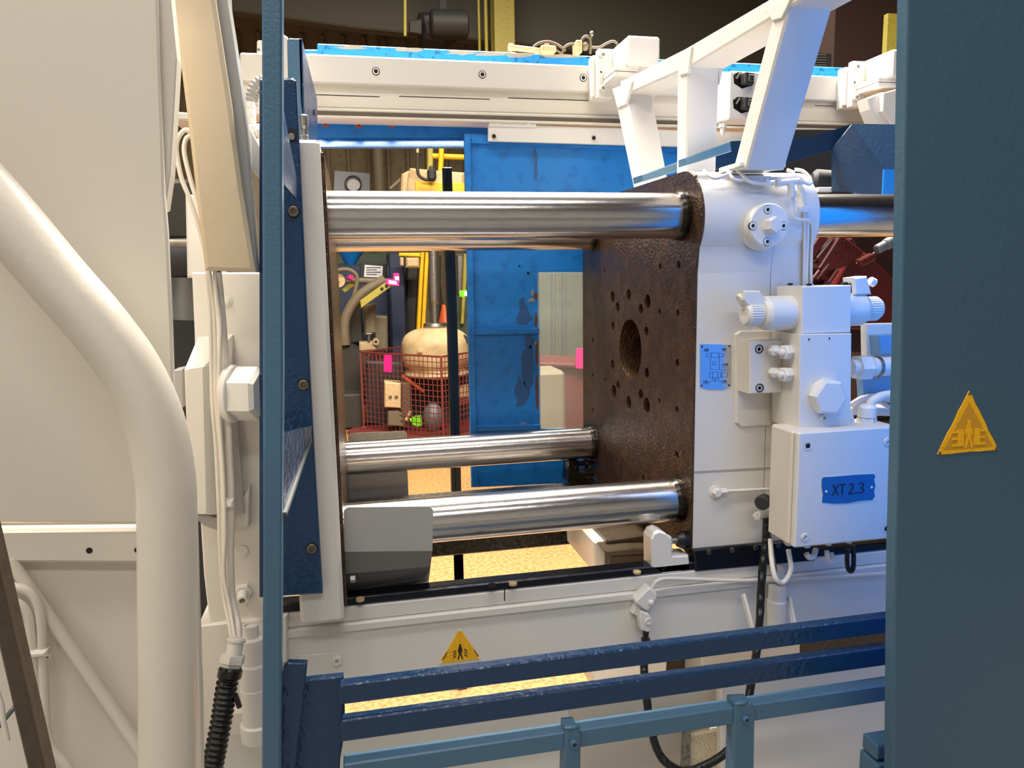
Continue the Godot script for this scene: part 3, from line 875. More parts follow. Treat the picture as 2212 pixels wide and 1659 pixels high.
	obj("pipe", S().tube(path3([1728, 396, -1.41, 1738, 420, -1.40, 1744, 460, -1.397, 1745, 500, -1.405, 1743, 560, -1.42, 1742, 625, -1.424]), 0.0036, 8), M.white_flat, lub)
	obj("pipe", S().tube(path3([1722, 396, -1.41, 1733, 424, -1.40, 1738, 460, -1.397, 1738, 500, -1.405, 1737, 560, -1.42, 1736, 625, -1.424]), 0.0036, 8), M.white_flat, lub)
	obj("clip", plate(-1.39, rect(1725, 446, 1747, 458), 0.006, 0.001), M.white_flat, lub)
	obj("screw", S().cyl(pz(1731, 452, -1.39), pz(1731, 452, -1.385), 0.003, 12), M.white_flat, lub)
	obj("clip", S().box(pz(1657, 390, -1.398), Vector3(0.012, 0.016, 0.008), 0.002), M.white_flat, lub)
	# grease nipple and its line low on the platen
	var gr := thing("grease_line", "white grease fitting and thin pipe low on the moving platen", "pipe")
	var gp := pz(1545, 1062, -1.43)
	obj("washer", S().cyl(gp, gp + Vector3(0, 0, 0.003), 0.014, 24), M.white_flat, gr)
	obj("banjo_bolt", S().hexa(gp + Vector3(0, 0, 0.003), Vector3.BACK, 0.0095, 0.012), M.white_flat, gr)
	obj("union_nut", S().hexa(pz(1556, 1062, -1.422), Vector3.RIGHT, 0.007, 0.016), M.white_flat, gr)
	obj("pipe", S().tube(PackedVector3Array([pz(1565, 1061, -1.422), pz(1672, 1056, -1.422)]), 0.0035, 10), M.white_flat, gr)
	# white tube frame that ties the platen to the gantry carriage
	var fr := thing("tube_frame", "white welded square tube frame standing on the moving platen", "frame")
	var x0 := 0.765
	var fx := func(q: Array, dx: float, wide: float, bev: float) -> Shape:
		var o := PackedVector3Array()
		for i in range(0, q.size(), 2):
			o.append(px(q[i], q[i + 1], x0 + dx))
		return S().prism(o, Vector3(wide, 0, 0), bev)
	obj("cross_beam", fx.call([1338, 176, 1352, 170, 1478, 106, 1650, 5, 1800, -85, 1800, -40, 1668, 38, 1490, 144, 1345, 208], 0.0, 0.085, 0.004), M.white, fr)
	obj("post", fx.call([1328, 212, 1352, 203, 1390, 420, 1372, 424], 0.0, 0.075, 0.004), M.white, fr)
	obj("post", fx.call([1463, 150, 1487, 140, 1481, 380, 1461, 382], 0.0, 0.074, 0.004), M.white, fr)
	obj("post", fx.call([1668, 38, 1704, 16, 1611, 366, 1582, 368], 0.0, 0.082, 0.004), M.white, fr)
	obj("foot_plate", S().span(Vector3(0.757, 1.806, -1.47), Vector3(0.857, 1.816, -1.38), 0.002), M.white, fr)
	obj("gusset", fx.call([1454, 122, 1494, 100, 1486, 158, 1467, 164], -0.004, 0.006, 0.002), M.white, fr)
	obj("gusset", fx.call([1322, 192, 1366, 176, 1352, 226, 1333, 234], -0.004, 0.006, 0.002), M.white, fr)
	obj("gusset", fx.call([1652, 20, 1716, -18, 1688, 40, 1667, 46], -0.004, 0.006, 0.002), M.white, fr)
	obj("gusset", S().prism(PackedVector3Array([px(1487, 146, x0) + Vector3(0.074, 0, 0), px(1487, 146, x0) + Vector3(0.085, 0.0, 0), px(1487, 180, x0) + Vector3(0.076, 0, 0)]), Vector3(0, 0, -0.04)), M.white, fr)


func drill(parent: Node, p: Vector3, r: float, depth: float) -> void:
	var c := CSGCylinder3D.new()
	c.name = "bore"
	c.operation = CSGShape3D.OPERATION_SUBTRACTION
	c.radius = r
	c.height = depth * 2.0
	c.sides = 20 if r < 0.03 else 56
	c.rotation.z = PI / 2
	c.position = p
	parent.add_child(c, true)

func solenoid(t: Node3D, face: Vector3, dir: float, knob: bool) -> void:
	var a := Vector3(dir, 0, 0)
	obj("coil", S().lathe(face, a, [Vector2(0, 0), Vector2(0, 0.0345), Vector2(0.064, 0.0345), Vector2(0.074, 0.029), Vector2(0.074, 0)], 40), M.white_flat, t)
	var k := face + a * 0.074
	var pr := []
	var s := S().lathe(k, a, [Vector2(0, 0.0225), Vector2(0.004, 0.024), Vector2(0.030, 0.024), Vector2(0.036, 0.020), Vector2(0.036, 0.011), Vector2(0.033, 0.011), Vector2(0.033, 0)], 36)
	var kn := obj("knob", s, M.white_flat, t)
	for i in 30:
		var w := Vector3(0, cos(TAU * i / 30), sin(TAU * i / 30))
		obj("rib", S().bar(k + a * 0.004 + w * 0.0242, k + a * 0.029 + w * 0.0242, 0.0026, 0.0024, 0.0006, w), M.white_flat, kn)


func fitting(t: Node3D, p: Vector3, dir: Vector3, r: float, l: float, hole := false) -> void:
	var f := obj("plug", S().lathe(p, dir, [Vector2(0, 0), Vector2(0, r * 0.55), Vector2(l * 0.25, r * 0.55), Vector2(l * 0.25, r * 0.9), Vector2(l * 0.5, r * 0.9), Vector2(l * 0.5, 0)], 18), M.white_flat, t)
	obj("hexagon_nut", S().hexa(p + dir * l * 0.45, dir, r, l * 0.45), M.white_flat, t)
	obj("tip", S().lathe(p + dir * l * 0.9, dir, [Vector2(0, r * 0.5), Vector2(l * 0.12, r * 0.45), Vector2(l * 0.18, r * 0.3), Vector2(l * 0.18, 0)], 14), M.white_flat, t)


func build_valve() -> void:
	var t := thing("valve_block", "white painted hydraulic valve block with two solenoids and a large hexagon plug", "valve")
	obj("port_block", plate(-1.374, [1620, 738, 1690, 733, 1690, 848, 1620, 851], 0.054, 0.002), M.cream, t)
	for q in [[1640, 754], [1641, 838]]:
		var p := pz(q[0], q[1], -1.3735)
		obj("screw_recess", S().cyl(p - Vector3(0, 0, 0.004), p + Vector3(0, 0, 0.0006), 0.0092, 20), M.bolt_dark, t)
		obj("screw", S().socket(p + Vector3(-0.001, 0, 0), Vector3.BACK, 0.007, 0.002), M.grey_paint, t)
	obj("lower_block", plate(-1.311, [1728, 722, 1840, 720, 1838, 930, 1727, 930], 0.10, 0.0015), M.white, t)
	obj("upper_block", plate(-1.318, [1733, 619, 1839, 616, 1838, 718, 1732, 721], 0.09, 0.0015), M.white, t)
	for q in [[1747, 733], [1791, 731]]:
		obj("hole", S().cyl(pz(q[0], q[1], -1.312), pz(q[0], q[1], -1.3105), 0.0022, 12), M.hole, t)
	for q in [[1707, 616, -1.37], [1748, 617, -1.325], [1790, 613, -1.36], [1826, 614, -1.33]]:
		obj("cap_screw", S().cyl(pz(q[0], q[1], q[2]), pz(q[0], q[1], q[2]) + Vector3(0, 0.004, 0), 0.005, 14), M.bolt_dark, t)
	var hx := pz(1782, 855, -1.312)
	obj("hexagon_plug", S().lathe(hx, Vector3.BACK, [Vector2(0, 0), Vector2(0, 0.036), Vector2(0.006, 0.036), Vector2(0.006, 0)], 36).hexa(hx + Vector3(-0.002, 0, 0.003), Vector3.BACK, 0.0375, 0.022, Vector3(0.1, 1, 0)), M.white_flat, t)
	var sc := pz(1777, 902, -1.312)
	obj("socket_screw", S().socket(sc, Vector3.BACK, 0.0075, 0.006), M.white_flat, t)
	solenoid(t, Vector3(0.872, pz(1720, 675, -1.36).y, -1.36), -1.0, true)
	solenoid(t, Vector3(0.958, pz(1840, 668, -1.36).y, -1.36), 1.0, true)
	var lc := obj("connector", plate(-1.345, [1606, 628, 1642, 628, 1655, 645, 1668, 655, 1660, 668, 1622, 670, 1606, 648], 0.03, 0.003), M.white_flat, t)
	obj("cable_entry", S().cyl(pz(1596, 648, -1.36), pz(1616, 636, -1.36), 0.011, 20, 0.002), M.white_flat, lc)
	var rc := obj("connector", plate(-1.335, [1845, 600, 1874, 596, 1884, 636, 1848, 637], 0.036, 0.003), M.white_flat, t)
	obj("gasket", plate(-1.345, [1836, 614, 1848, 602, 1850, 634, 1838, 632], 0.03, 0.001), M.dull_dark, rc)
	obj("screw", S().cyl(pz(1878, 606, -1.35), pz(1890, 612, -1.35), 0.009, 16, 0.002), M.white_flat, rc)
	for q in [[1664, 755, -1.36, 0.014, 0.03], [1666, 803, -1.36, 0.013, 0.026]]:
		fitting(t, pz(q[0], q[1], -1.374), Vector3(-0.1, 0, 0.99), q[3] * 0.85, q[4])
	for q in [[1706, 760], [1704, 808]]:
		var p := pz(q[0], q[1], -1.345)
		obj("union_nut", S().hexa(p + Vector3(0.016, 0, -0.004), Vector3(-0.96, 0, 0.28), 0.0145, 0.015), M.white_flat, t)
		obj("union_nut", S().hexa(p, Vector3(-0.96, 0, 0.28), 0.0155, 0.02), M.white_flat, t)
		obj("tip", S().lathe(p + Vector3(-0.019, 0, 0.0056), Vector3(-0.96, 0, 0.28), [Vector2(0, 0.007), Vector2(0.006, 0.0065), Vector2(0.008, 0.004), Vector2(0.008, 0)], 16), M.white_flat, t)
	# ---- terminal box
	var b := thing("terminal_box", "light grey steel terminal box with a blue plate lettered XT 2.3", "terminal box")
	var x0 := 0.833
	var x1 := 1.06
	var yt := pz(1712, 936, -1.27).y
	var yb := pz(1715, 1184, -1.27).y
	obj("body", S().span(Vector3(x0, yb, -1.365), Vector3(x1, yt, -1.288), 0.004), M.cream, b)
	obj("lid", S().span(Vector3(x0 + 0.002, yb - 0.001, -1.286), Vector3(x1 - 0.002, yt + 0.001, -1.270), 0.004), M.white_lumpy, b)
	obj("seal", S().span(Vector3(x0 + 0.005, yb + 0.004, -1.289), Vector3(x1 - 0.005, yt - 0.004, -1.285), 0.0), M.grey_paint, b)
	for q in [[1745, 963, 0], [1738, 1160, 1], [1915, 1142, 0], [1917, 954, 1]]:
		var p := pz(q[0], q[1], -1.2695)
		if q[2]:
			var sw := obj("lid_screw", S().lathe(p, Vector3.BACK, [Vector2(0, 0), Vector2(0, 0.0085), Vector2(0.002, 0.0075), Vector2(0.002, 0)], 20), M.white_flat, b)
			obj("slot", S().box(p + Vector3(0, 0, 0.002), Vector3(0.009, 0.0014, 0.0008), 0, Basis(Vector3.BACK, 0.7)), M.bolt_dark, sw)
		else:
			obj("screw_hole", S().lathe(p, Vector3.BACK, [Vector2(0.0008, 0.0085), Vector2(0.0004, 0.0055), Vector2(0.0002, 0.0055), Vector2(0.0002, 0)], 20), M.white_flat, b)
			obj("hole", S().cyl(p, p + Vector3(0, 0, 0.0008), 0.0052, 18), M.hole, b)
	var pp := obj("name_plate", plate(-1.2685, [1776, 1034, 1780, 1031, 1802, 1030, 1846, 1026, 1888, 1024, 1891, 1030, 1888, 1036, 1891, 1048, 1888, 1062, 1890, 1072, 1884, 1080, 1858, 1082, 1830, 1087, 1800, 1088, 1776, 1086, 1778, 1068, 1775, 1050], 0.002, 0.0), M.blue_plate, b)
	obj("plate_edge", plate(-1.2695, [1773, 1029, 1892, 1020, 1894, 1083, 1774, 1092], 0.001, 0.0), M.white_flat, b)
	var tc := pz(1833, 1057, -1.2682)
	text(b, "lettering", "XT 2.3", tc, 0.0213, M.ink_dark, Basis(Vector3.BACK, 0.0), 0.93, 0.0012)
	for q in [[1785, 1062], [1883, 1053]]:
		obj("rivet", S().ball(pz(q[0], q[1], -1.268), Vector3(0.0026, 0.0026, 0.0018), 12), M.white_flat, b)
	for q in [[1703, 1178, 0.012, -1.33], [1742, 1188, 0.012, -1.31], [1788, 1184, 0.011, -1.31], [1833, 1178, 0.010, -1.31]]:
		var p := pz(q[0], q[1], q[3])
		p.y = yb
		obj("cable_gland", S().lathe(p, Vector3.DOWN, [Vector2(-0.004, q[2]), Vector2(0.006, q[2]), Vector2(0.014, q[2] * 0.75), Vector2(0.018, q[2] * 0.5), Vector2(0.018, 0)], 16), M.white_flat, b)
	for q in [[1833, 916, 0.010, 0.016], [1872, 914, 0.0185, 0.036]]:
		var p := pz(q[0], q[1], -1.33)
		p.y = yt
		obj("cable_gland", S().hexa(p - Vector3(0, 0.002, 0), Vector3.UP, q[2] * 1.05, 0.012).lathe(p, Vector3.UP, [Vector2(0.01, q[2]), Vector2(q[3] - 0.006, q[2]), Vector2(q[3], q[2] * 0.7), Vector2(q[3], 0)], 20), M.white_flat, b)
	obj("vent_cap", S().lathe(pz(1833, 912, -1.33), Vector3.UP, [Vector2(0.012, 0.009), Vector2(0.022, 0.008), Vector2(0.024, 0.0)], 16), M.white_flat, b)
	one("cable", S().tube(path3([1703, 1188, -1.33, 1706, 1205, -1.33, 1709, 1228, -1.325, 1700, 1250, -1.32, 1688, 1259, -1.32, 1676, 1250, -1.32, 1670, 1230, -1.33, 1666, 1200, -1.35, 1664, 1165, -1.37], 8), 0.0052, 10), M.cable_white, "thin white cable looping down below the left corner of the terminal box", "cable")
	one("cable", S().tube(path3([1742, 1196, -1.31, 1748, 1204, -1.31, 1758, 1200, -1.32, 1762, 1186, -1.33], 8), 0.0058, 10), M.cable_white, "short white cable tail curling under the second gland of the terminal box", "cable")
	one("cable", S().tube(path3([1786, 1190, -1.31, 1788, 1208, -1.31, 1796, 1215, -1.315, 1800, 1208, -1.32, 1796, 1195, -1.33], 8), 0.005, 10), M.cable_white, "short white cable hook hanging under the third gland of the terminal box", "cable")
	one("cable", S().tube(path3([1831, 1185, -1.31, 1830, 1210, -1.31, 1832, 1228, -1.31, 1838, 1234, -1.31, 1843, 1226, -1.31, 1844, 1200, -1.315, 1842, 1178, -1.32], 8), 0.005, 10), M.rubber, "black looped wires hanging under the rightmost gland of the terminal box", "cable")
	# ---- black hose: from behind the box, down behind the rails, back up to the position switch
	one("control_cable", S().tube(path3([1656, 1120, -1.39, 1655, 1165, -1.385, 1648, 1220, -1.375, 1644, 1280, -1.365, 1641, 1340, -1.35, 1634, 1410, -1.33, 1622, 1480, -1.32, 1612, 1540, -1.31, 1598, 1590, -1.30, 1565, 1628, -1.29, 1520, 1655, -1.29, 1478, 1666, -1.29, 1440, 1648, -1.29, 1418, 1615, -1.30, 1404, 1560, -1.31, 1396, 1500, -1.32, 1391, 1440, -1.345, 1391, 1405, -1.36, 1392, 1388, -1.365], 8), 0.0088, 12, 0.06, 0.004), M.rubber, "black braided hose looping below the blue rails from terminal box to position switch", "hose")
	one("wiring", S().tube(path3([1650, 1108, -1.40, 1658, 1140, -1.40, 1666, 1180, -1.39, 1672, 1215, -1.38, 1674, 1235, -1.37]), 0.0045, 8), M.dusty, "brown wire hanging beside the black hose under the terminal box", "wire")
	var kn := thing("hand_knob", "round dark grey knob peeping out left of the terminal box", "knob")
	obj("knob", S().lathe(pz(1645, 1087, -1.37), Vector3(0.75, 0, -0.66), [Vector2(0, 0), Vector2(0, 0.013), Vector2(0.002, 0.0155), Vector2(0.02, 0.0155), Vector2(0.02, 0)], 24), M.dull_dark, kn)
	obj("shaft", S().cyl(pz(1652, 1087, -1.39), pz(1668, 1084, -1.425), 0.007, 14), M.bolt_dark, kn)
	var el := thing("elbow_fitting", "white banjo fitting on the platen just below the dark knob", "fitting")
	obj("body", S().cyl(pz(1636, 1113, -1.40), pz(1662, 1112, -1.40), 0.009, 16, 0.002), M.white_flat, el)
	obj("bolt", S().hexa(pz(1636, 1113, -1.405), Vector3(-0.5, 0, 0.85), 0.009, 0.01), M.white_flat, el)
	# ---- position switch
	var sw := thing("position_switch", "white painted position switch with angled plug on the bed front", "switch")
	obj("body", S().prism(ring(-1.395, [1400, 1272, 1406, 1270, 1420, 1284, 1420, 1292, 1404, 1318, 1396, 1320, 1374, 1304, 1374, 1298]), Vector3(0, 0, -0.028), 0.003), M.white_flat, sw)
	obj("cover_screw", S().lathe(pz(1406, 1301, -1.395), Vector3.BACK, [Vector2(0, 0.006), Vector2(0.004, 0.0055), Vector2(0.006, 0.003), Vector2(0.006, 0)], 16), M.white_flat, sw)
	obj("bracket", S().prism(ring(-1.408, [1374, 1304, 1400, 1316, 1388, 1326, 1378, 1332, 1366, 1326]), Vector3(0, 0, -0.016), 0.002), M.white_flat, sw)
	obj("plug", S().prism(ring(-1.395, [1384, 1320, 1402, 1326, 1408, 1336, 1406, 1364, 1398, 1368, 1386, 1362, 1382, 1340]), Vector3(0, 0, -0.022), 0.003), M.white_flat, sw)
	obj("dial", S().lathe(pz(1400, 1342, -1.395), Vector3.BACK, [Vector2(0, 0.0075), Vector2(0.003, 0.007), Vector2(0.003, 0.0045), Vector2(0.001, 0.0045), Vector2(0.001, 0)], 18), M.white_flat, sw)
	obj("cable_boot", S().lathe(pz(1395, 1364, -1.40), Vector3(-0.1, -1, 0.2), [Vector2(0, 0.007), Vector2(0.012, 0.006), Vector2(0.014, 0.010), Vector2(0.024, 0.009), Vector2(0.026, 0)], 14), M.rubber, sw)
	one("conduit", S().tube(path3([1408, 1271, -1.405, 1418, 1256, -1.405, 1440, 1250, -1.408, 1500, 1251, -1.41, 1600, 1254, -1.41, 1700, 1252, -1.41, 1800, 1246, -1.41, 1920, 1238, -1.41], 6), 0.0042, 10), M.cable_white, "thin white cable running along the bed ledge from the position switch", "cable")
	# ---- hinge post and struts in front of the bed
	var hp := thing("support_sleeve", "white cylindrical sleeve on the bed front behind the black hose", "sleeve")
	obj("sleeve", S().lathe(pz(1676, 1362, -1.40), Vector3.UP, [Vector2(0, 0), Vector2(0, 0.019), Vector2(0.03, 0.0195), Vector2(0.07, 0.0215), Vector2(0.074, 0.019), Vector2(0.105, 0.019), Vector2(0.107, 0.0)], 28), M.white_flat, hp)
	obj("pin", S().lathe(pz(1682, 1236, -1.40) - Vector3(0, 0.02, 0), Vector3.UP, [Vector2(0, 0.0125), Vector2(0.03, 0.0125), Vector2(0.032, 0.010), Vector2(0.032, 0)], 20), M.white_flat, hp)
	for q in [[1605, 1283, 1626, 1362], [1704, 1290, 1716, 1350]]:
		obj("strut", S().bar(pz(q[0], q[1], -1.40), pz(q[2], q[3], -1.36), 0.006, 0.014, 0.001, Vector3.BACK), M.white_flat, hp)
	var hb := thing("hose_fitting", "pale hydraulic hose fitting leaving the valve block to the right", "fitting")
	var h0 := pz(1838, 795, -1.36)
	obj("nipple", S().cyl(h0, h0 + Vector3(0.016, 0, 0), 0.017, 20), M.white_flat, hb)
	obj("hexagon_nut", S().hexa(h0 + Vector3(0.013, 0, 0), Vector3.RIGHT, 0.027, 0.032), M.white_flat, hb)
	obj("sleeve", S().lathe(h0 + Vector3(0.046, 0, 0), Vector3.RIGHT, [Vector2(0, 0), Vector2(0, 0.02), Vector2(0.014, 0.02), Vector2(0.016, 0.0225), Vector2(0.022, 0.0225), Vector2(0.024, 0.02), Vector2(0.1, 0.02), Vector2(0.1, 0)], 24), M.white_flat, hb)
	obj("hose_clamp", S().tube(PackedVector3Array([h0 + Vector3(0.058, 0, 0), h0 + Vector3(0.064, 0, 0)]), 0.0235, 24), M.bare, hb)
	var bk := thing("mounting_bracket", "pale blue-white angle bracket with one socket screw behind the valve block", "bracket")
	obj("plate", plate(-1.42, [1872, 700, 1960, 698, 1960, 806, 1874, 808], 0.02, 0.002), M.white_flat, bk)
	obj("step", plate(-1.40, [1862, 808, 1960, 805, 1960, 866, 1866, 870], 0.02, 0.002), M.blue_pale, bk)
	obj("shelf", plate(-1.39, [1898, 726, 1950, 722, 1950, 765, 1902, 766], 0.03, 0.002), M.blue_pale, bk)
	obj("screw", S().socket(pz(1890, 742, -1.42), Vector3(0.1, 0, 1), 0.0105, 0.014), M.white_flat, bk)
	one("cable", S().tube(path3([1838, 876, -1.40, 1860, 862, -1.39, 1890, 856, -1.385, 1930, 866, -1.38, 1970, 880, -1.38]), 0.0065, 10), M.cable_white, "grey cable arching over the terminal box towards the blue door, upper of the pair", "cable")
	one("cable", S().tube(path3([1838, 888, -1.41, 1862, 868, -1.40, 1895, 866, -1.40, 1930, 884, -1.39, 1970, 905, -1.39]), 0.0055, 10), M.cable_white, "grey cable arching over the terminal box towards the blue door, lower of the pair", "cable")
	one("cable", S().tube(path3([1876, 884, -1.33, 1884, 868, -1.33, 1904, 856, -1.33, 1935, 852, -1.33, 1980, 853, -1.33]), 0.0095, 12), M.cable_white, "thick white cable bending out of the large gland on the terminal box top", "cable")
	one("hose", S().cyl(pz(1838, 884, -1.43), pz(1980, 888, -1.43), 0.013, 16), M.white_flat, "horizontal pale pipe behind the cables above the terminal box", "pipe")
	# ---- red toggle lever and valves seen behind the platen
	var tg := thing("toggle_lever", "dark red painted toggle lever with valve bodies behind the moving platen", "lever")
	obj("lever", S().prism(ring(-1.95, [1790, 640, 1750, 606, 1700, 700, 1960, 720, 1960, 640, 1915, 585, 1870, 545, 1838, 556]), Vector3(0, 0, -0.06), 0.004), M.red_dark, tg)
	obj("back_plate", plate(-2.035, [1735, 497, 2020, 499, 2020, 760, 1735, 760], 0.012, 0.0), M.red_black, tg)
	for q in [[1782, 498, 1700, 620], [1838, 520, 1776, 600], [1815, 502, 1762, 566]]:
		obj("valve_body", S().bar(pz(q[0], q[1], -1.93), pz(q[2], q[3], -1.93), 0.03, 0.032, 0.004, Vector3.BACK), M.red_dark, tg)
	obj("valve_block", S().prism(ring(-1.90, [1816, 505, 1870, 545, 1832, 575, 1786, 590, 1768, 580]), Vector3(0, 0, -0.04), 0.004), M.red_dark, tg)
	for q in [[1770, 585, 1742, 620], [1790, 572, 1764, 604], [1808, 584, 1788, 612]]:
		obj("pipe", S().cyl(pz(q[0], q[1], -1.90), pz(q[2], q[3], -1.90), 0.006, 10), M.red_dark, tg)
	for q in [[1822, 525], [1832, 534], [1808, 545], [1818, 556]]:
		obj("screw", S().socket(pz(q[0], q[1], -1.899), Vector3.BACK, 0.0045, 0.004), M.red_dark, tg)
	var rod := thing("cylinder_rod", "slim grey hydraulic rod meeting the red lever at a slant", "rod")
	obj("rod", S().cyl(pz(1850, 572, -1.88), pz(1890, 548, -1.88), 0.006, 12), M.red_dark, rod)
	obj("lug", S().bar(pz(1852, 570, -1.88), pz(1885, 553, -1.88), 0.02, 0.03, 0.003, Vector3.BACK), M.red_dark, rod)
	obj("head", S().cyl(pz(1893, 540, -1.88), pz(1915, 528, -1.88), 0.014, 16, 0.003), M.grey_metal, rod)
	obj("barrel", S().cyl(pz(1912, 530, -1.88), pz(1980, 490, -1.88), 0.017, 18, 0.003), M.grey_metal, rod)

func build_gantry() -> void:
	var zg := -2.3
	var t := thing("guide_beam", "long light grey guide beam across the top, carrying the rear door", "beam")
	var yy := func(p: float, z: float) -> float: return pz(1000, p, z).y
	var bm := obj("upper_beam", S().span(Vector3(-0.14, yy.call(190.0, zg), zg - 0.11), Vector3(2.4, yy.call(130.0, zg), zg), 0.004), M.white_lumpy, t)
	for q in [[812, 154], [1042, 161], [1260, 168]]:
		var p := pz(q[0], q[1], zg + 0.0005)
		obj("recess", S().cyl(p - Vector3(0, 0, 0.004), p + Vector3(0, 0, 0.0004), 0.0115, 22), M.bolt_dark, bm)
		obj("bolt", S().lathe(p, Vector3.BACK, [Vector2(0, 0.0096), Vector2(0.002, 0.0092), Vector2(0.002, 0.006), Vector2(0.0008, 0.006), Vector2(0.0008, 0)], 20), M.white_flat, bm)
		obj("socket", S().cyl(p, p + Vector3(0, 0, 0.0012), 0.0058, 12), M.bolt_dark, bm)
	var lb := obj("lower_beam", S().span(Vector3(-0.10, yy.call(241.0, zg - 0.02), zg - 0.10), Vector3(2.4, yy.call(191.0, zg - 0.02), zg - 0.02), 0.003), M.cream, t)
	for q in [[650, 820, 203.5], [862, 1058, 208], [1097, 1272, 211.5], [1640, 1724, 225.5], [1760, 1800, 228]]:
		var a := pz(q[0], yofs(q[0], q[2]), zg - 0.0195)
		var b := pz(q[1], yofs(q[1], q[2]), zg - 0.0195)
		obj("slot", S().span(Vector3(a.x, a.y - 0.0012, zg - 0.025), Vector3(b.x, a.y + 0.0012, zg - 0.0195), 0.0), M.bolt_dark, lb)
	var ly := float(yy.call(244.0, zg))
	obj("rounded_lip", S().cyl(Vector3(-0.10, ly, zg - 0.018), Vector3(2.4, ly, zg - 0.018), 0.008, 20), M.cream, t)
	obj("grime_gap", S().span(Vector3(-0.10, float(yy.call(256.0, zg - 0.004)), zg - 0.09), Vector3(2.4, float(yy.call(248.0, zg - 0.004)), zg - 0.004)), M.grime, t)
	obj("bottom_lip", S().span(Vector3(-0.10, float(yy.call(262.0, zg)), zg - 0.09), Vector3(2.4, float(yy.call(256.0, zg)), zg - 0.002), 0.002), M.cream, t)
	# left end box, cover and conduit
	var eb := thing("end_box", "cream painted box on the left end of the guide beam, behind the post", "box")
	obj("upper_box", plate(-2.24, [518, 116, 521, 113, 640, 117, 640, 178, 526, 177, 518, 170], 0.12, 0.004), M.cream, eb)
	obj("lower_box", plate(-2.25, [526, 176, 640, 178, 640, 250, 529, 248], 0.1, 0.003), M.cream, eb)
	obj("tab", plate(-2.26, [555, 90, 558, 87, 575, 88, 575, 114, 555, 114], 0.004, 0.001), M.cream, eb)
	obj("screw", S().socket(pz(559, 108, -2.26), Vector3.BACK, 0.004, 0.003), M.bare, eb)
	one("cover_sheet", plate(-1.95, [600, 78, 614, 75, 622, 80, 628, 180, 640, 250, 640, 335, 600, 335], 0.01, 0.003), M.cream, "narrow cream sheet behind the folded blue bracket", "sheet")
	var cd := thing("flexible_conduit", "ribbed grey flexible conduit bending out of a white fitting behind the post", "conduit")
	obj("conduit", S().tube(path3([541, 236, -2.12, 540, 215, -2.12, 544, 195, -2.12, 555, 178, -2.12, 575, 168, -2.12, 600, 164, -2.12], 24), 0.0128, 14, 0.3, 0.0105), M.grey_paint, cd)
	obj("conduit", S().tube(path3([549, 230, -2.15, 551, 212, -2.15, 557, 198, -2.15, 572, 186, -2.15, 600, 182, -2.15], 24), 0.0095, 12, 0.3, 0.0105), M.grey_paint, cd)
	obj("ferrule", S().lathe(pz(541, 252, -2.12), Vector3.UP, [Vector2(0, 0), Vector2(0, 0.015), Vector2(0.012, 0.0145), Vector2(0.014, 0.013), Vector2(0.02, 0.013), Vector2(0.022, 0.0145), Vector2(0.036, 0.014), Vector2(0.037, 0)], 20), M.white_flat, cd)
	obj("hexagon_nut", S().hexa(pz(541, 269, -2.12), Vector3.UP, 0.0165, 0.027), M.white_flat, cd)
	obj("elbow", S().box(pz(542, 282, -2.12), Vector3(0.046, 0.034, 0.04), 0.009), M.white_flat, cd)
	obj("hexagon_nut", S().hexa(pz(552, 283, -2.12), Vector3.RIGHT, 0.02, 0.014), M.white_flat, cd)
	obj("mounting_bar", S().bar(pz(545, 284, -2.13), pz(545, 240, -2.26), 0.02, 0.012, 0.002), M.white_flat, cd)
	obj("outlet", S().cyl(pz(556, 300, -2.12), pz(562, 318, -2.12), 0.012, 14), M.white_flat, cd)
	# blue strip along the top, with paint worn off its edge
	var bt := thing("top_plate", "long blue plate along the top of the guide beam, paint worn at its edge", "plate")
	obj("plate", S().span(Vector3(pz(685, 100, -2.42).x, float(yy.call(140.0, -2.42)), -2.47), Vector3(2.4, float(yy.call(108.0, -2.42)), -2.42), 0.003), M.blue_worn, bt)
	var chip := [[1000, 118], [1120, 123], [880, 112], [1215, 125], [760, 106], [1060, 121]]
	for i in chip.size():
		var q: Array = chip[i]
		var a := []
		for k in 12:
			var r := rng.randf_range(0.5, 1.0)
			a.append(q[0] + cos(TAU * k / 12) * 45.0 * r)
			a.append(q[1] - 4.0 + sin(TAU * k / 12) * 6.0 * r)
		obj("worn_patch", plate(-2.4192, a, 0.001), M.chip, bt)
	obj("pin", S().cyl(pz(655, 114, -2.43), pz(688, 114, -2.43), 0.009, 14, 0.002), M.blue, bt)
	# white clamping plate hung below the beam
	var wp := thing("hanger_plate", "white flat plate with two pins bolted along the top edge of the rear door", "plate")
	obj("plate", plate(-2.312, [1055, 268, 1660, 287, 1660, 322, 1055, 305], 0.012, 0.001), M.white_flat, wp)
	obj("small_plate", plate(-2.308, [1056, 262, 1158, 264, 1158, 275, 1056, 273], 0.012, 0.001), M.white_flat, wp)
	for q in [[1074, 267], [1142, 269]]:
		obj("screw", S().cyl(pz(q[0], q[1], -2.308), pz(q[0], q[1], -2.306), 0.006, 16), M.white_flat, wp)
	for q in [[1067, 294], [1283, 298]]:
		obj("pin", S().cyl(pz(q[0], q[1], -2.312), pz(q[0], q[1], -2.305), 0.006, 14), M.bolt_dark, wp)
	# blue channel left of the rear door
	var bc := thing("blue_channel", "blue painted steel channel under the left part of the guide beam", "channel")
	obj("web", plate(-2.44, [640, 252, 1062, 262, 1062, 300, 640, 300], 0.012, 0.002), M.blue, bc)
	obj("flange", S().prism(PackedVector3Array([pz(640, 298, -2.44), pz(1062, 298, -2.44), pz(1062, 317, -2.40), pz(640, 317, -2.40)]), Vector3(0, -0.004, -0.008)), M.blue, bc)
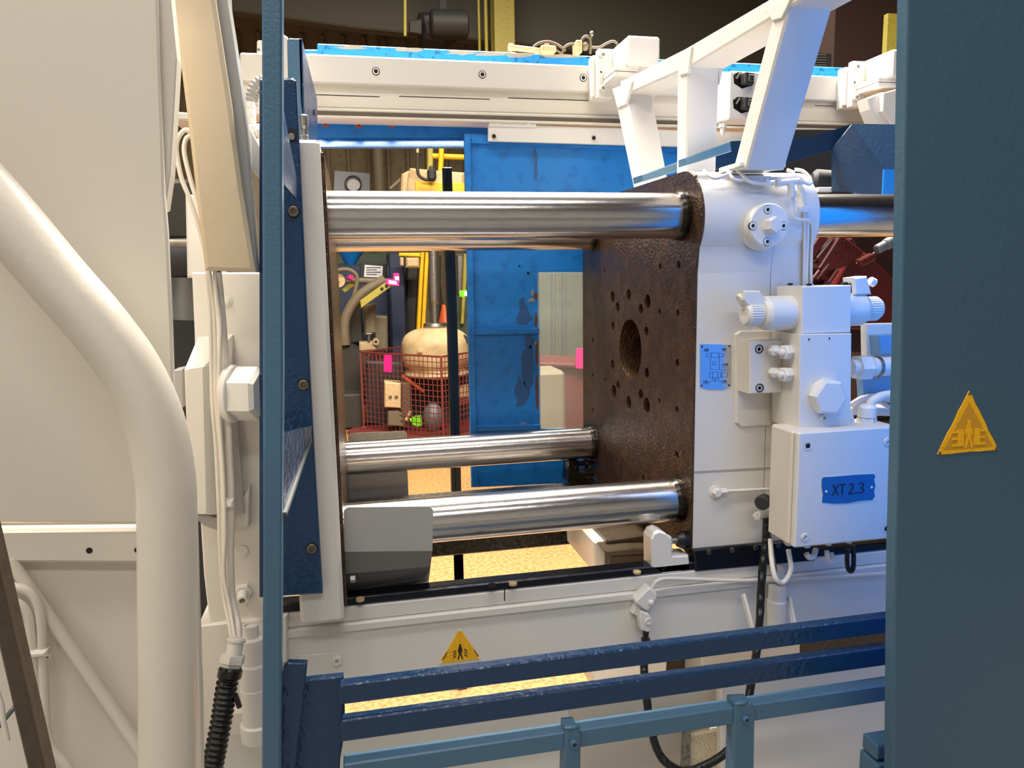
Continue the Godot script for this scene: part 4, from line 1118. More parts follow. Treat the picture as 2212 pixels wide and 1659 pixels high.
	for q in [[703, 264], [775, 266], [846, 265]]:
		var bo := obj("rusty_bolt", S().lathe(pz(q[0], q[1] + 1, -2.44), Vector3(0, -0.3, 1), [Vector2(0, 0.014), Vector2(0.006, 0.013), Vector2(0.008, 0.007), Vector2(0.008, 0)], 16), M.orange, bc)
		obj("bolt_tip", S().cyl(pz(q[0], q[1] + 3, -2.432), pz(q[0], q[1] + 3, -2.426), 0.0045, 12), M.bolt_dark, bo)
	rear_door()
	carriage_clamp(0.0, "white carriage clamp with square box arm at the middle of the guide beam")
	carriage_clamp(pz(1822, 140, -2.3).x - pz(1285, 110, -2.3).x, "white carriage clamp at the right end of the guide beam, beside the blue door")
	var arm := thing("carriage_bracket", "white gusseted arm under the right carriage clamp", "arm")
	obj("arm", plate(-2.12, [1874, 212, 1908, 198, 1905, 238, 1925, 270, 1895, 272, 1880, 236], 0.05, 0.003), M.white, arm)
	obj("gusset", plate(-2.1, [1908, 200, 1960, 186, 1960, 270, 1926, 270, 1906, 240], 0.05, 0.003), M.white, arm)
	# connector box beside the frame
	var cb := thing("connector_box", "white box with two black square connectors between the frame posts", "box")
	var q0 := pz(1546, 160, -2.25)
	var q1 := pz(1650, 255, -2.16)
	obj("body", S().span(Vector3(q0.x, pz(1563, 256, -2.16).y, -2.25), Vector3(q1.x, pz(1563, 152, -2.16).y, -2.16), 0.004), M.white, cb)
	for q in [[1607, 172], [1606, 226]]:
		var p := pz(q[0], q[1], -2.159)
		var c := obj("connector", S().prism(PackedVector3Array([p + Vector3(-0.035, 0.012, 0), p + Vector3(-0.02, 0.022, 0), p + Vector3(0.022, 0.022, 0), p + Vector3(0.034, 0.01, 0), p + Vector3(0.03, -0.016, 0), p + Vector3(-0.006, -0.026, 0), p + Vector3(-0.032, -0.012, 0)]), Vector3(0, 0, -0.004), 0.001), M.bolt_dark, cb)
		obj("socket", S().box(p + Vector3(0.006, 0.0, 0.01), Vector3(0.036, 0.034, 0.024), 0.003, Basis(Vector3.UP, 0.3)), M.dull_dark, c)
		obj("insert", S().box(p + Vector3(0.012, 0.0, 0.022), Vector3(0.022, 0.02, 0.004), 0.002, Basis(Vector3.UP, 0.3)), M.bare, c)
		obj("latch", S().bar(p + Vector3(-0.026, 0.0, 0.004), p + Vector3(-0.018, 0.016, 0.012), 0.006, 0.006, 0.001), M.bare, c)
	obj("cable_gland", S().hexa(pz(1561, 268, -2.18), Vector3.DOWN, 0.012, 0.012).lathe(pz(1561, 276, -2.18), Vector3.DOWN, [Vector2(0, 0.008), Vector2(0.018, 0.007), Vector2(0.026, 0.003), Vector2(0.026, 0)], 14), M.white_flat, cb)
	# blue edge strip behind the posts
	one("edge_strip", plate(-1.78, [1386, 378, 1475, 346, 1475, 366, 1388, 392], 0.06, 0.002), M.guard, "light blue sheet edge rising behind the left post of the white frame", "strip")
	one("edge_strip", plate(-1.60, [1478, 342, 1578, 304, 1581, 327, 1478, 358], 0.03, 0.002), M.guard, "light blue sheet edge between the middle and right posts of the white frame", "strip")
	# hood over the toggle
	var h := thing("toggle_hood", "dark blue folded sheet hood right of the white frame above the rear tie bar", "hood")
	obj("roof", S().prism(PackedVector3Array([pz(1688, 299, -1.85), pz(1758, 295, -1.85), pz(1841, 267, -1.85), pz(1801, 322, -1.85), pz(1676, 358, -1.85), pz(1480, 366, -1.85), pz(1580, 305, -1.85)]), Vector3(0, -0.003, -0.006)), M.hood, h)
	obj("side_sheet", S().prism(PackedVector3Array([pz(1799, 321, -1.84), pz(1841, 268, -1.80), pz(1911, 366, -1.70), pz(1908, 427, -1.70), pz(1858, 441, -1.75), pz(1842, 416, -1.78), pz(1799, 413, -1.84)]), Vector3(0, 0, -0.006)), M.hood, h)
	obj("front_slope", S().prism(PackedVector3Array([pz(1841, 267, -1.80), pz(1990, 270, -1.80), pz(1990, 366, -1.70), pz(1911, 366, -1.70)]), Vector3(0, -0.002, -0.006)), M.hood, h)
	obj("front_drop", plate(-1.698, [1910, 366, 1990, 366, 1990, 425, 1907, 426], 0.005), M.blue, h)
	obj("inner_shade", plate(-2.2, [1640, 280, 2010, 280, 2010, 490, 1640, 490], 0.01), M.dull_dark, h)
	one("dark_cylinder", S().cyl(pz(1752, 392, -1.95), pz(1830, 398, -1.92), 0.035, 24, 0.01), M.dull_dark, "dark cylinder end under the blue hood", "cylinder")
	one("hood_rail", plate(-1.85, [1768, 404, 1800, 404, 1800, 414, 1768, 414], 0.02, 0.002), M.white_flat, "short white rail end under the blue hood", "rail")
	# dusty valve gear lying on top of the beam
	var v := thing("dusty_valve_gear", "dust covered cylinder and hoses lying on top of the guide beam", "valve gear")
	var zz := -2.40
	obj("cylinder", S().lathe(pz(1098, 102, zz), pz(1168, 110, zz) - pz(1098, 102, zz), [Vector2(0, 0), Vector2(0, 0.011), Vector2(0.012, 0.013), Vector2(0.014, 0.009), Vector2(0.1, 0.009), Vector2(0.1, 0)], 18), M.tan_box, v)
	obj("body", S().box(pz(1182, 109, zz), Vector3(0.05, 0.022, 0.04), 0.004), M.tan_box, v)
	obj("body", S().box(pz(1247, 104, zz), Vector3(0.022, 0.04, 0.04), 0.004), M.tan_box, v)
	obj("fitting", S().ball(pz(1264, 100, zz), Vector3(0.012, 0.014, 0.012), 12), M.dusty, v)
	obj("cap", S().cyl(pz(1181, 103, zz), pz(1181, 95, zz), 0.009, 12), M.tan_box, v)
	for p in [[1152, 102, 1165, 93, 1185, 90, 1205, 97, 1222, 110], [1214, 116, 1220, 102, 1232, 95, 1246, 97], [1254, 98, 1258, 84, 1266, 78, 1274, 84, 1276, 100, 1275, 116], [1277, 102, 1295, 102, 1310, 94, 1324, 89, 1333, 95, 1334, 106], [1190, 97, 1202, 108, 1214, 116]]:
		obj("hose", S().tube(path(zz, p), 0.0042, 8), M.dusty, v)
	obj("knob", S().ball(pz(1278, 73, zz), Vector3(0.007, 0.009, 0.007), 12), M.bare, v)
	obj("stem", S().cyl(pz(1277, 84, zz), pz(1278, 76, zz), 0.003, 8), M.dusty, v)


func yofs(x: float, y: float) -> float:
	return y

func carriage_clamp(dx: float, label: String) -> void:
	var c := thing("carriage_clamp", label, "clamp")
	var o := Vector3(dx, 0, 0)
	var pt := func(x: float, y: float, z: float) -> Vector3: return pz(x, y, z) + o
	var a: Vector3 = pt.call(1271, 122.0, -2.29)
	obj("rear_plate", S().span(pt.call(1271, 216.0, -2.3) , pt.call(1300, 120.0, -2.26), 0.003), M.white_flat, c)
	obj("clamp_plate", S().span(pt.call(1286, 216.0, -2.26), pt.call(1325, 106.0, -2.235), 0.003), M.white_flat, c)
	obj("back_rest", S().span(pt.call(1300, 140.0, -2.3), pt.call(1350, 107.0, -2.25), 0.003), M.white_flat, c)
	for q in [[1300, 120], [1301, 192]]:
		obj("bolt", S().socket(pt.call(q[0], q[1], -2.235), Vector3.BACK, 0.0105, 0.012), M.white_flat, c)
	obj("hole", S().cyl(pt.call(1298, 156.0, -2.236), pt.call(1298, 156.0, -2.2345), 0.0035, 12), M.hole, c)
	var b0: Vector3 = pt.call(1317, 130.0, -2.26)
	var b1: Vector3 = pt.call(1426, 144.0, -2.11)
	var b2: Vector3 = pt.call(1368, 76.0, -2.11)
	obj("square_arm", S().span(Vector3(b0.x, b1.y, -2.26), Vector3(b1.x, b2.y, -2.11), 0.006), M.white, c)
	var s0: Vector3 = pt.call(1297, 188.0, -2.26)
	var s1: Vector3 = pt.call(1342, 166.0, -2.13)
	var s2: Vector3 = pt.call(1380, 166.0, -2.13)
	obj("upper_shelf", S().span(Vector3(s0.x, s1.y + 0.017, -2.26), Vector3(s2.x, s1.y + 0.030, -2.13), 0.002), M.white_flat, c)
	obj("lower_shelf", S().span(Vector3(s0.x, s1.y, -2.26), Vector3(s2.x, s1.y + 0.015, -2.13), 0.002), M.white_flat, c)
	for q in [[1318, -2.22], [1345, -2.15]]:
		var p := Vector3(s0.x + 0.02, s1.y + 0.03, q[1])
		obj("bolt_head", S().hexa(p, Vector3.UP, 0.009, 0.008), M.white_flat, c)
	obj("bottom_block", S().span(pt.call(1271, 221.0, -2.3), pt.call(1320, 208.0, -2.27), 0.003), M.white_flat, c)


func rear_door() -> void:
	var d := thing("rear_door", "bright blue sheet metal rear guard door with worn paint and a clear pane", "guard door")
	var z := -2.345
	obj("upper_sheet", plate(z, [1004, 290, 1520, 312, 1520, 588, 1010, 588], 0.006), M.blue, d)
	obj("side_sheet", plate(z, [1010, 588, 1164, 588, 1168, 926, 1016, 926], 0.006), M.blue, d)
	obj("lower_sheet", plate(z, [1014, 926, 1520, 926, 1520, 1030, 1018, 1053], 0.006), M.blue, d)
	obj("right_sheet", plate(z, [1330, 588, 1520, 588, 1520, 926, 1330, 926], 0.006), M.blue, d)
	obj("stile", plate(z + 0.016, [1003, 288, 1017, 289, 1024, 600, 1032, 1052, 1019, 1053, 1010, 600], 0.018, 0.002), M.blue, d)
	obj("top_rail", plate(z + 0.012, [1003, 288, 1520, 308, 1520, 330, 1018, 310], 0.014, 0.002), M.blue, d)
	obj("cross_rail", plate(z + 0.012, [1024, 710, 1165, 708, 1165, 721, 1025, 724], 0.014, 0.002), M.blue, d)
	obj("cross_rail", plate(z + 0.012, [1029, 919, 1167, 917, 1168, 929, 1030, 932], 0.014, 0.002), M.blue, d)
	obj("pane", plate(z + 0.006, [1161, 590, 1340, 588, 1344, 922, 1166, 926], 0.004), M.pane, d)
	obj("hole", S().cyl(pz(1017, 302, z + 0.011), pz(1017, 302, z + 0.0126), 0.003, 10), M.hole, d)
	var list := [[1131, 683, 20, 22, 0], [1128, 655, 8, 14, 0], [1140, 790, 17, 50, 0], [1128, 850, 18, 40, 0], [1143, 735, 12, 20, 0], [1158, 690, 4, 18, 1], [1157, 640, 5, 9, 1], [1148, 648, 8, 5, 2], [1160, 760, 4, 30, 1], [1160, 850, 4, 45, 1], [1150, 632, 3, 8, 2], [1130, 915, 10, 3, 2], [1122, 575, 3, 3, 3], [1141, 590, 3.5, 4, 3], [1157, 355, 5, 40, 0], [1157, 740, 10, 3, 2]]
	for q in list:
		var a := []
		for k in 16:
			var r := rng.randf_range(0.65, 1.1)
			a.append(q[0] + cos(TAU * k / 16) * q[2] * r)
			a.append(q[1] + sin(TAU * k / 16) * q[3] * r)
		obj("worn_patch", plate(z + 0.0006, a, 0.0008), [M.primer, M.rust, M.chip, M.hole][q[4]], d)

func build_left() -> void:
	# ---- big cover panels of the injection side
	var c := thing("machine_cover", "large cream cover panel on the left behind the bent thick pipe", "cover panel")
	obj("sheet", plate(-1.15, [-160, -80, 333, -80, 340, 0, 354, 420, 361, 500, 370, 700, 376, 900, 378, 1132, -160, 1127], 0.012, 0.003), M.cream, c)
	obj("flange", plate(-1.165, [328, -60, 364, -60, 369, 0, 382, 127, 376, 239, 368, 374, 357, 452, 340, 460], 0.03, 0.002), M.cream, c)
	var lp := thing("machine_cover", "cream lower cover panel on the left under the drilled strip", "cover panel")
	obj("sheet", plate(-1.18, [-160, 1110, 424, 1110, 436, 1500, 440, 1760, -160, 1760], 0.012, 0.003), M.cream, lp)
	obj("drilled_strip", plate(-1.155, [-160, 1146, 400, 1140, 400, 1219, -160, 1216], 0.02, 0.005), M.cream, lp)
	for q in [[193, 1189], [297, 1188]]:
		var p := pz(q[0], q[1], -1.155)
		obj("screw_hole", S().cyl(p - Vector3(0, 0, 0.006), p + Vector3(0, 0, 0.0006), 0.0045, 14), M.hole, lp)
	# ---- thick bent pipe
	one("thick_pipe", S().tube(path3([-150, 290, -1.04, 0, 455, -1.04, 120, 597, -1.04, 210, 700, -1.04, 283, 800, -1.04, 333, 910, -1.04, 356, 1020, -1.04, 361, 1120, -1.04, 362, 1400, -1.04, 362, 1760, -1.04], 10), 0.0375, 40), M.cream_lumpy, "thick cream painted pipe bending down in front of the left cover panel", "pipe")
	# ---- slim pipes at the lower left
	var sp := thing("pipe_pair", "pair of thin cream pipes clipped to the lower left panel", "pipes")
	obj("pipe", S().tube(path3([-20, 1262, -1.15, 30, 1268, -1.145, 62, 1278, -1.145, 82, 1305, -1.145, 90, 1350, -1.145, 92, 1420, -1.145, 96, 1500, -1.145, 100, 1570, -1.145, 112, 1615, -1.145, 140, 1650, -1.145, 170, 1690, -1.145], 8), 0.0066, 14), M.cream, sp)
	obj("pipe", S().tube(path3([-20, 1290, -1.15, 25, 1297, -1.145, 48, 1306, -1.145, 62, 1330, -1.145, 68, 1370, -1.145, 72, 1420, -1.145, 78, 1500, -1.145, 84, 1570, -1.145, 94, 1640, -1.145, 120, 1700, -1.145], 8), 0.0066, 14), M.cream, sp)
	obj("clip", plate(-1.134, [58, 1409, 100, 1406, 101, 1421, 60, 1426], 0.022, 0.004), M.cream, sp)
	obj("screw", S().socket(pz(108, 1413, -1.15), Vector3.BACK, 0.004, 0.01), M.cream, sp)
	one("diagonal_rod", S().cyl(pz(22, 1210, -1.158), pz(318, 1640, -1.158), 0.009, 20), M.cream, "slanting cream rod running down to the thick pipe", "rod")
	one("dark_bar", S().bar(pz(-30, 1130, -1.0), pz(110, 1740, -1.0), 0.02, 0.032, 0.003, Vector3.BACK), M.rusty_dark, "dark rusty bar leaning at the lower left edge", "bar")
	one("loose_hose", S().tube(path3([-12, 1480, -0.98, 2, 1520, -0.98, 8, 1560, -0.98, 16, 1600, -0.98]), 0.0032, 10), M.cable_white, "short white hose end at the lower left edge", "hose")
	one("strap_link", S().bar(pz(-20, 1590, -1.01), pz(34, 1524, -1.01), 0.006, 0.014, 0.002, Vector3.BACK), M.grey_metal, "grey metal link crossing behind the dark bar", "link")
	# ---- square duct leaning in from above
	var du := thing("square_duct", "beige leaning square duct coming down beside the cover panel", "duct")
	obj("duct", plate(-1.27, [366, -60, 458, -60, 464, 0, 498, 224, 523, 411, 551, 588, 442, 584, 405, 261, 388, 127, 371, 0], 0.022, 0.006), M.duct, du)
	obj("rear_flange", plate(-1.30, [440, -60, 488, -60, 491, 0, 520, 187, 534, 299, 555, 588, 450, 584], 0.05, 0.002), M.grey_paint, du)
	one("bracket_sheet", plate(-1.36, [516, 232, 566, 323, 578, 340, 578, 400, 566, 390, 538, 362, 530, 330], 0.012, 0.002), M.white_flat, "grey triangular bracket between the square duct and the blue post", "bracket")
	# ---- injection side casting behind
	var ic := thing("nozzle_casting", "light grey casting between the thick pipe and the blue post, with bolts", "casting")
	obj("wall", plate(-1.42, [414, 588, 600, 588, 600, 1335, 452, 1346, 440, 1240, 425, 1000, 420, 720], 0.10, 0.003), M.white, ic)
	obj("cover_box", S().prism(ring(-1.352, [398, 800, 440, 792, 448, 1112, 410, 1112]), Vector3(0, 0, -0.07), 0.002), M.white, ic)
	obj("cover_front", S().prism(PackedVector3Array([pz(438, 794, -1.352), pz(500, 780, -1.40), pz(528, 1110, -1.40), pz(448, 1112, -1.352)]), Vector3(0, 0, -0.03), 0.0), M.white, ic)
	obj("cover_top", S().prism(PackedVector3Array([pz(398, 800, -1.352), pz(440, 793, -1.352), pz(500, 780, -1.40), pz(504, 722, -1.42), pz(428, 728, -1.42)]), Vector3(0, -0.01, -0.01), 0.0), M.white, ic)
	obj("lower_lip", plate(-1.405, [500, 1108, 540, 1050, 538, 1138, 500, 1142], 0.02, 0.003), M.white, ic)
	obj("dark_underside", plate(-1.37, [418, 1114, 450, 1114, 470, 1120, 480, 1150, 440, 1135], 0.02), M.grey_paint, ic)
	var hx := pz(500, 850, -1.352)
	var ax := Vector3(0.96, -0.02, 0.28)
	obj("flange", S().cyl(hx - ax * 0.004, hx + ax * 0.010, 0.05, 36, 0.002), M.white_flat, ic)
	obj("hexagon_cap", S().lathe(hx + ax * 0.008, ax, [Vector2(0, 0.0), Vector2(0, 0.0475), Vector2(0.040, 0.0475), Vector2(0.047, 0.041), Vector2(0.047, 0)], 6, true, Vector3(0.0, 0.87, 0.5)), M.white_flat, ic)
	var b1 := pz(490, 651, -1.42)
	obj("bolt", S().lathe(b1, Vector3.BACK, [Vector2(0, 0.0105), Vector2(0.0015, 0.010), Vector2(0.0015, 0.0062), Vector2(0.006, 0.0062), Vector2(0.007, 0)], 20), M.white_flat, ic)
	var b2 := pz(522, 1191, -1.42)
	obj("plug", S().lathe(b2, Vector3.BACK, [Vector2(0, 0.0125), Vector2(0.003, 0.0118), Vector2(0.003, 0)], 24), M.white_flat, ic)
	var b3 := pz(526, 1278, -1.42)
	obj("drain_nipple", S().hexa(b3, Vector3.BACK, 0.017, 0.01).lathe(b3 + Vector3(0, 0, 0.01), Vector3(0.1, -0.15, 1), [Vector2(0, 0.0095), Vector2(0.026, 0.009), Vector2(0.026, 0.0055), Vector2(0.01, 0.0055), Vector2(0.01, 0)], 20), M.white_flat, ic)
	obj("base_block", plate(-1.41, [428, 1352, 620, 1330, 620, 1760, 440, 1760], 0.1, 0.003), M.white, ic)
	obj("base_step", plate(-1.38, [488, 1540, 620, 1530, 620, 1590, 490, 1592], 0.03, 0.003), M.white, ic)
	# ---- dark parts in the gap
	var dk := thing("nozzle_unit", "dark dusty injection parts in the gap beside the cover panel", "machine part")
	obj("upper_block", plate(-1.75, [300, 384, 414, 386, 414, 520, 300, 518], 0.2, 0.01), M.dusty_dark, dk)
	obj("barrel", S().cyl(pz(300, 560, -1.7), pz(430, 556, -1.7), 0.04, 24), M.dull_dark, dk)
	obj("rail", S().cyl(pz(300, 530, -1.68), pz(414, 532, -1.68), 0.013, 16), M.dusty, dk)
	obj("heater_box", plate(-1.6, [400, 420, 460, 420, 470, 604, 404, 600], 0.12, 0.004), M.white, dk)
	obj("pale_shaft", S().cyl(pz(398, 690, -1.72), pz(398, 600, -1.72), 0.03, 20), M.grey_metal, dk)
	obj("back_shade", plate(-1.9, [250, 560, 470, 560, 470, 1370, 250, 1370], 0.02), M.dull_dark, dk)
	obj("side_plate", plate(-1.6, [524, 330, 612, 330, 612, 592, 548, 592], 0.03, 0.002), M.dusty, dk)
	obj("upper_shelf", plate(-1.8, [370, 240, 440, 246, 440, 262, 370, 258], 0.2, 0.003), M.cream, dk)
	obj("side_lug", plate(-1.5, [374, 800, 396, 796, 396, 880, 374, 884], 0.05, 0.002), M.grey_paint, dk)
	# ---- cables down the casting
	one("cable", S().tube(path3([412, 284, -1.285, 400, 281, -1.285, 386, 296, -1.285, 381, 325, -1.285, 392, 385, -1.285, 412, 435, -1.285, 432, 500, -1.29, 446, 560, -1.30, 449, 600, -1.31, 452, 640, -1.33, 456, 740, -1.335, 458, 860, -1.335, 466, 960, -1.335, 472, 1080, -1.335, 476, 1200, -1.335, 484, 1290, -1.33, 496, 1350, -1.31, 502, 1395, -1.29], 8), 0.0035, 10), M.cable_white, "leftmost thin white cable looping beside the duct and down the grey casting", "cable")
	one("cable", S().tube(path3([416, 292, -1.285, 402, 300, -1.285, 398, 330, -1.285, 412, 390, -1.285, 430, 450, -1.285, 444, 530, -1.29, 452, 585, -1.30, 458, 640, -1.33, 464, 720, -1.335, 466, 860, -1.335, 476, 980, -1.335, 481, 1100, -1.335, 482, 1220, -1.335, 492, 1300, -1.33, 503, 1352, -1.31, 508, 1395, -1.29], 8), 0.0035, 10), M.cable_white, "second thin white cable beside the duct, right of the outer loop", "cable")
	one("cable", S().tube(path3([464, 580, -1.31, 468, 640, -1.32, 476, 700, -1.33, 474, 780, -1.33, 472, 860, -1.33, 478, 960, -1.33, 484, 1060, -1.33, 486, 1160, -1.33, 484, 1240, -1.33, 496, 1310, -1.32, 508, 1380, -1.29], 8), 0.0036, 10), M.cable_white, "white cable coming straight down from the foot of the square duct", "cable")
	one("conduit", S().tube(path3([470, 586, -1.315, 480, 680, -1.34, 488, 800, -1.345, 495, 950, -1.345, 500, 1080, -1.345, 498, 1200, -1.345, 502, 1290, -1.34, 514, 1350, -1.31, 515, 1390, -1.29], 8), 0.0062, 12), M.cable_white, "thickest white conduit in the bundle down the grey casting", "cable")
	var cl := thing("cable_clip", "small white clip holding the conduit to the casting", "clip")
	obj("clip", plate(-1.33, [486, 1082, 504, 1080, 504, 1096, 487, 1098], 0.02, 0.002), M.white_flat, cl)
	obj("screw", S().cyl(pz(495, 1089, -1.33), pz(495, 1089, -1.326), 0.0035, 12), M.white_flat, cl)
	var gl := thing("cable_gland", "white cable gland joining the bundle to the black corrugated hose", "gland")
	var g0 := pz(512, 1378, -1.28)
	var g1 := pz(494, 1462, -1.26)
	var gd := (g1 - g0).normalized()
	obj("sleeve", S().cyl(g0, g0 + gd * 0.03, 0.013, 20, 0.001), M.white_flat, gl)
	obj("hexagon_nut", S().hexa(g0 + gd * 0.028, gd, 0.021, 0.016), M.white_flat, gl)
	obj("hexagon_nut", S().hexa(g0 + gd * 0.042, gd, 0.0185, 0.024), M.white_flat, gl)
	obj("ring", S().tube(PackedVector3Array([g0 + gd * 0.002, g0 + gd * 0.006]), 0.016, 20), M.white_flat, gl)
	var ho := thing("corrugated_hose", "black corrugated hose hanging from the white gland beside the blue post", "hose")
	obj("hose", S().tube(path3([498, 1445, -1.26, 490, 1480, -1.255, 481, 1540, -1.25, 470, 1600, -1.24, 455, 1680, -1.23, 440, 1760, -1.22], 50), 0.0185, 16, 0.2, 0.0095), M.rubber, ho)
	obj("collar", S().lathe(pz(499, 1442, -1.258), gd, [Vector2(0, 0), Vector2(0, 0.018), Vector2(0.004, 0.02), Vector2(0.016, 0.02), Vector2(0.016, 0)], 18), M.rubber, ho)
	obj("tie", S().bar(pz(490, 1446, -1.24), pz(476, 1462, -1.24), 0.006, 0.006, 0.001), M.rubber, ho)
	obj("tie", S().bar(pz(508, 1500, -1.25), pz(518, 1528, -1.25), 0.008, 0.008, 0.001), M.rubber, ho)
	var hp := thing("hinge_column", "white stepped hinge column just left of the blue post", "column")
	var h0 := pz(556, 1560, -1.34)
	obj("column", S().lathe(h0, Vector3.UP, [Vector2(-0.03, 0), Vector2(-0.03, 0.03), Vector2(0, 0.03), Vector2(0.003, 0.0255), Vector2(0.07, 0.0255), Vector2(0.072, 0.0245), Vector2(0.115, 0.0245), Vector2(0.12, 0.0225), Vector2(0.165, 0.0225), Vector2(0.168, 0.014), Vector2(0.19, 0.014), Vector2(0.19, 0.011), Vector2(0.186, 0.011), Vector2(0.186, 0)], 32), M.white_flat, hp)

func to_floor(s: PackedVector3Array) -> float:
	return s[0].y

func build_background() -> void:
	# ---- red wire basket with scrap in it
	var c0 := py(958, 944, 0.05)
	var c1 := py(786, 921, 0.05)
	var ux := (c1 - c0)
	ux.y = 0
	var w1 := ux.length()
	ux = ux.normalized()
	var uz := Vector3(-ux.z, 0, ux.x)
	if uz.z > 0.0: uz = -uz
	var w2 := 0.9
	var hh := pz(950, 771, c0.z).y - 0.05
	var base := Vector3(c0.x, 0.05, c0.z)
	var b := thing("wire_basket", "red wire mesh basket full of scrap parts on the floor behind the machine", "basket")
	var cor := [base, base + ux * w1, base + ux * w1 + uz * w2, base + uz * w2]
	var up := Vector3(0, hh, 0)
	for k in 4:
		obj("corner_post", S().bar(cor[k], cor[k] + up, 0.022, 0.022, 0.002), M.red, b)
		obj("rim", S().bar(cor[k] + up, cor[(k + 1) % 4] + up, 0.018, 0.018, 0.002), M.red, b)
		var s := S()
		var n := int(round(cor[k].distance_to(cor[(k + 1) % 4]) / 0.056))
		for i in range(1, n):
			var p: Vector3 = cor[k].lerp(cor[(k + 1) % 4], float(i) / n)
			s.bar(p, p + up, 0.007, 0.007)
		var nv := int(round(hh / 0.056))
		for i in range(1, nv):
			s.bar(cor[k] + up * i / nv, cor[(k + 1) % 4] + up * i / nv, 0.007, 0.007)
		obj("wire_mesh", s, M.red, b).set_meta("kind", "stuff")
	obj("floor_sheet", S().prism(PackedVector3Array(cor), Vector3(0, -0.02, 0)), M.red, b)
	for k in 4:
		obj("foot", S().bar(cor[k] - Vector3(0, 0.019, 0), cor[k], 0.06, 0.06, 0.004), M.red, b)
	var mid := base + ux * w1 * 0.42 + uz * w2 * 0.5
	# pressure vessel
	var tc := pz(945, 768, mid.z)
	var t := thing("pressure_vessel", "dusty cream pressure vessel with a tall metal pipe standing in the red basket", "tank")
	var m1 := mpp(tc)
	var top := pz(940, 706, mid.z)
	var rr := 73.0 * m1
	var pr := []
	for k in 11:
		var a := PI * 0.5 * k / 10.0
		pr.append(Vector2(-rr * 0.42 - cos(a) * rr * 0.0 + sin(a) * rr * 0.72, rr * cos(a)))
	pr.reverse()
	var body := S()
	var rows := [[0.0, 0.0], [0.02, 0.3], [0.06, 0.55], [0.14, 0.75], [0.26, 0.9], [0.42, 0.98], [0.6, 1.0], [0.95, 0.99], [1.15, 0.94], [1.28, 0.84], [1.3, 0.86], [1.5, 0.9], [1.55, 0.0]]
	for i in rows.size():
		rows[i] = Vector2(rows[i][0] * rr * 0.95, rows[i][1] * rr)
	body.lathe(top, Vector3.DOWN, smooth_rows(rows), 40)
	obj("vessel", body, M.tank, t)
	obj("flange", S().lathe(top + Vector3(0, 0.04, 0), Vector3.DOWN, [Vector2(0, 0), Vector2(0, rr * 0.33), Vector2(0.03, rr * 0.35), Vector2(0.05, rr * 0.33), Vector2(0.05, 0)], 24), M.bare, t)
	var pt := pz(936, 540, mid.z)
	obj("pipe", S().lathe(top + Vector3(0, 0.03, 0), Vector3(pt.x - top.x, pt.y - top.y, 0), [Vector2(0, 0.032), Vector2(0.2, 0.035), Vector2(0.24, 0.05), Vector2(0.9, 0.052), Vector2(0.9, 0)], 20), M.bare, t)
	obj("valve_boss", S().lathe(pz(908, 757, mid.z + rr * 0.86), Vector3.BACK, [Vector2(-0.1, 0.035), Vector2(0.01, 0.035), Vector2(0.01, 0.022), Vector2(0.03, 0.02), Vector2(0.03, 0)], 18), M.tank, t)
	obj("dark_mark", plate(mid.z + rr * 0.55, [1002, 722, 1014, 730, 1012, 742, 1007, 736], 0.03), M.dull_dark, t)
	# scrap in the basket
	var zb := base.z - 0.35
	var sb := thing("socket_box", "beige switch box with round sockets among the scrap in the red basket", "box")
	obj("box", plate(zb, [831, 826, 866, 828, 866, 882, 831, 880], 0.22, 0.01), M.tan_box, sb)
	obj("side", plate(zb - 0.05, [866, 828, 886, 826, 888, 900, 866, 902], 0.15, 0.01), M.dusty, sb)
	for q in [[843, 858], [856, 858]]:
		obj("socket", S().lathe(pz(q[0], q[1], zb), Vector3.BACK, [Vector2(0, 0.02), Vector2(0.008, 0.018), Vector2(0.008, 0.01), Vector2(0.002, 0.01), Vector2(0.002, 0)], 14), M.dusty, sb)
	one("scrap_sheet", plate(zb - 0.05, [838, 888, 860, 884, 878, 905, 880, 922, 838, 920], 0.1, 0.01), M.dusty, "dusty light bracket at the bottom of the red basket", "scrap")
	one("grey_bag", S().ball(pz(936, 902, zb - 0.05), Vector3(0.11, 0.16, 0.14), 18), M.grey_metal, "grey plastic bag slumped in the near corner of the red basket", "bag")
	one("green_tag", plate(zb + 0.04, [884, 905, 896, 898, 910, 897, 912, 918, 902, 922, 892, 918], 0.004), M.green, "bright green tag among the scrap in the red basket", "tag")
	one("white_rod", S().cyl(pz(878, 908, zb), pz(886, 888, zb), 0.02, 12, 0.004), M.tan_box, "short pale rod lying in the red basket", "rod")
	one("scrap_tube", S().cyl(pz(868, 812, zb - 0.1), pz(916, 846, zb - 0.1), 0.018, 12, 0.004), M.orange, "rusty orange strip slanting across the scrap in the basket", "scrap")
	one("dark_scrap", plate(zb - 0.45, [790, 780, 1030, 790, 1030, 935, 790, 915], 0.1, 0.02), M.dull_dark, "dark heap of parts filling the back of the red basket", "scrap")
	one("pale_scrap", plate(zb - 0.2, [985, 836, 1012, 832, 1014, 860, 986, 862], 0.1, 0.02), M.tan_box, "pale flat part at the right side of the red basket", "scrap")
	one("red_scrap", plate(zb - 0.15, [988, 866, 1018, 860, 1018, 872, 988, 878], 0.05, 0.005), M.red, "red flat bar at the right side of the red basket", "scrap")
	var face := PackedVector3Array()
	for q in [[832, 766], [848, 767], [848, 804], [831, 803]]:
		var dd := ray(q[0], q[1])
		face.append(EYE + dd * ((c0 - EYE).dot(uz) / dd.dot(uz)) - uz * 0.018)
	one("pink_tag", S().prism(face, uz * 0.006, 0.002), M.pink, "large bright pink blank tag hanging on the red basket front", "tag")
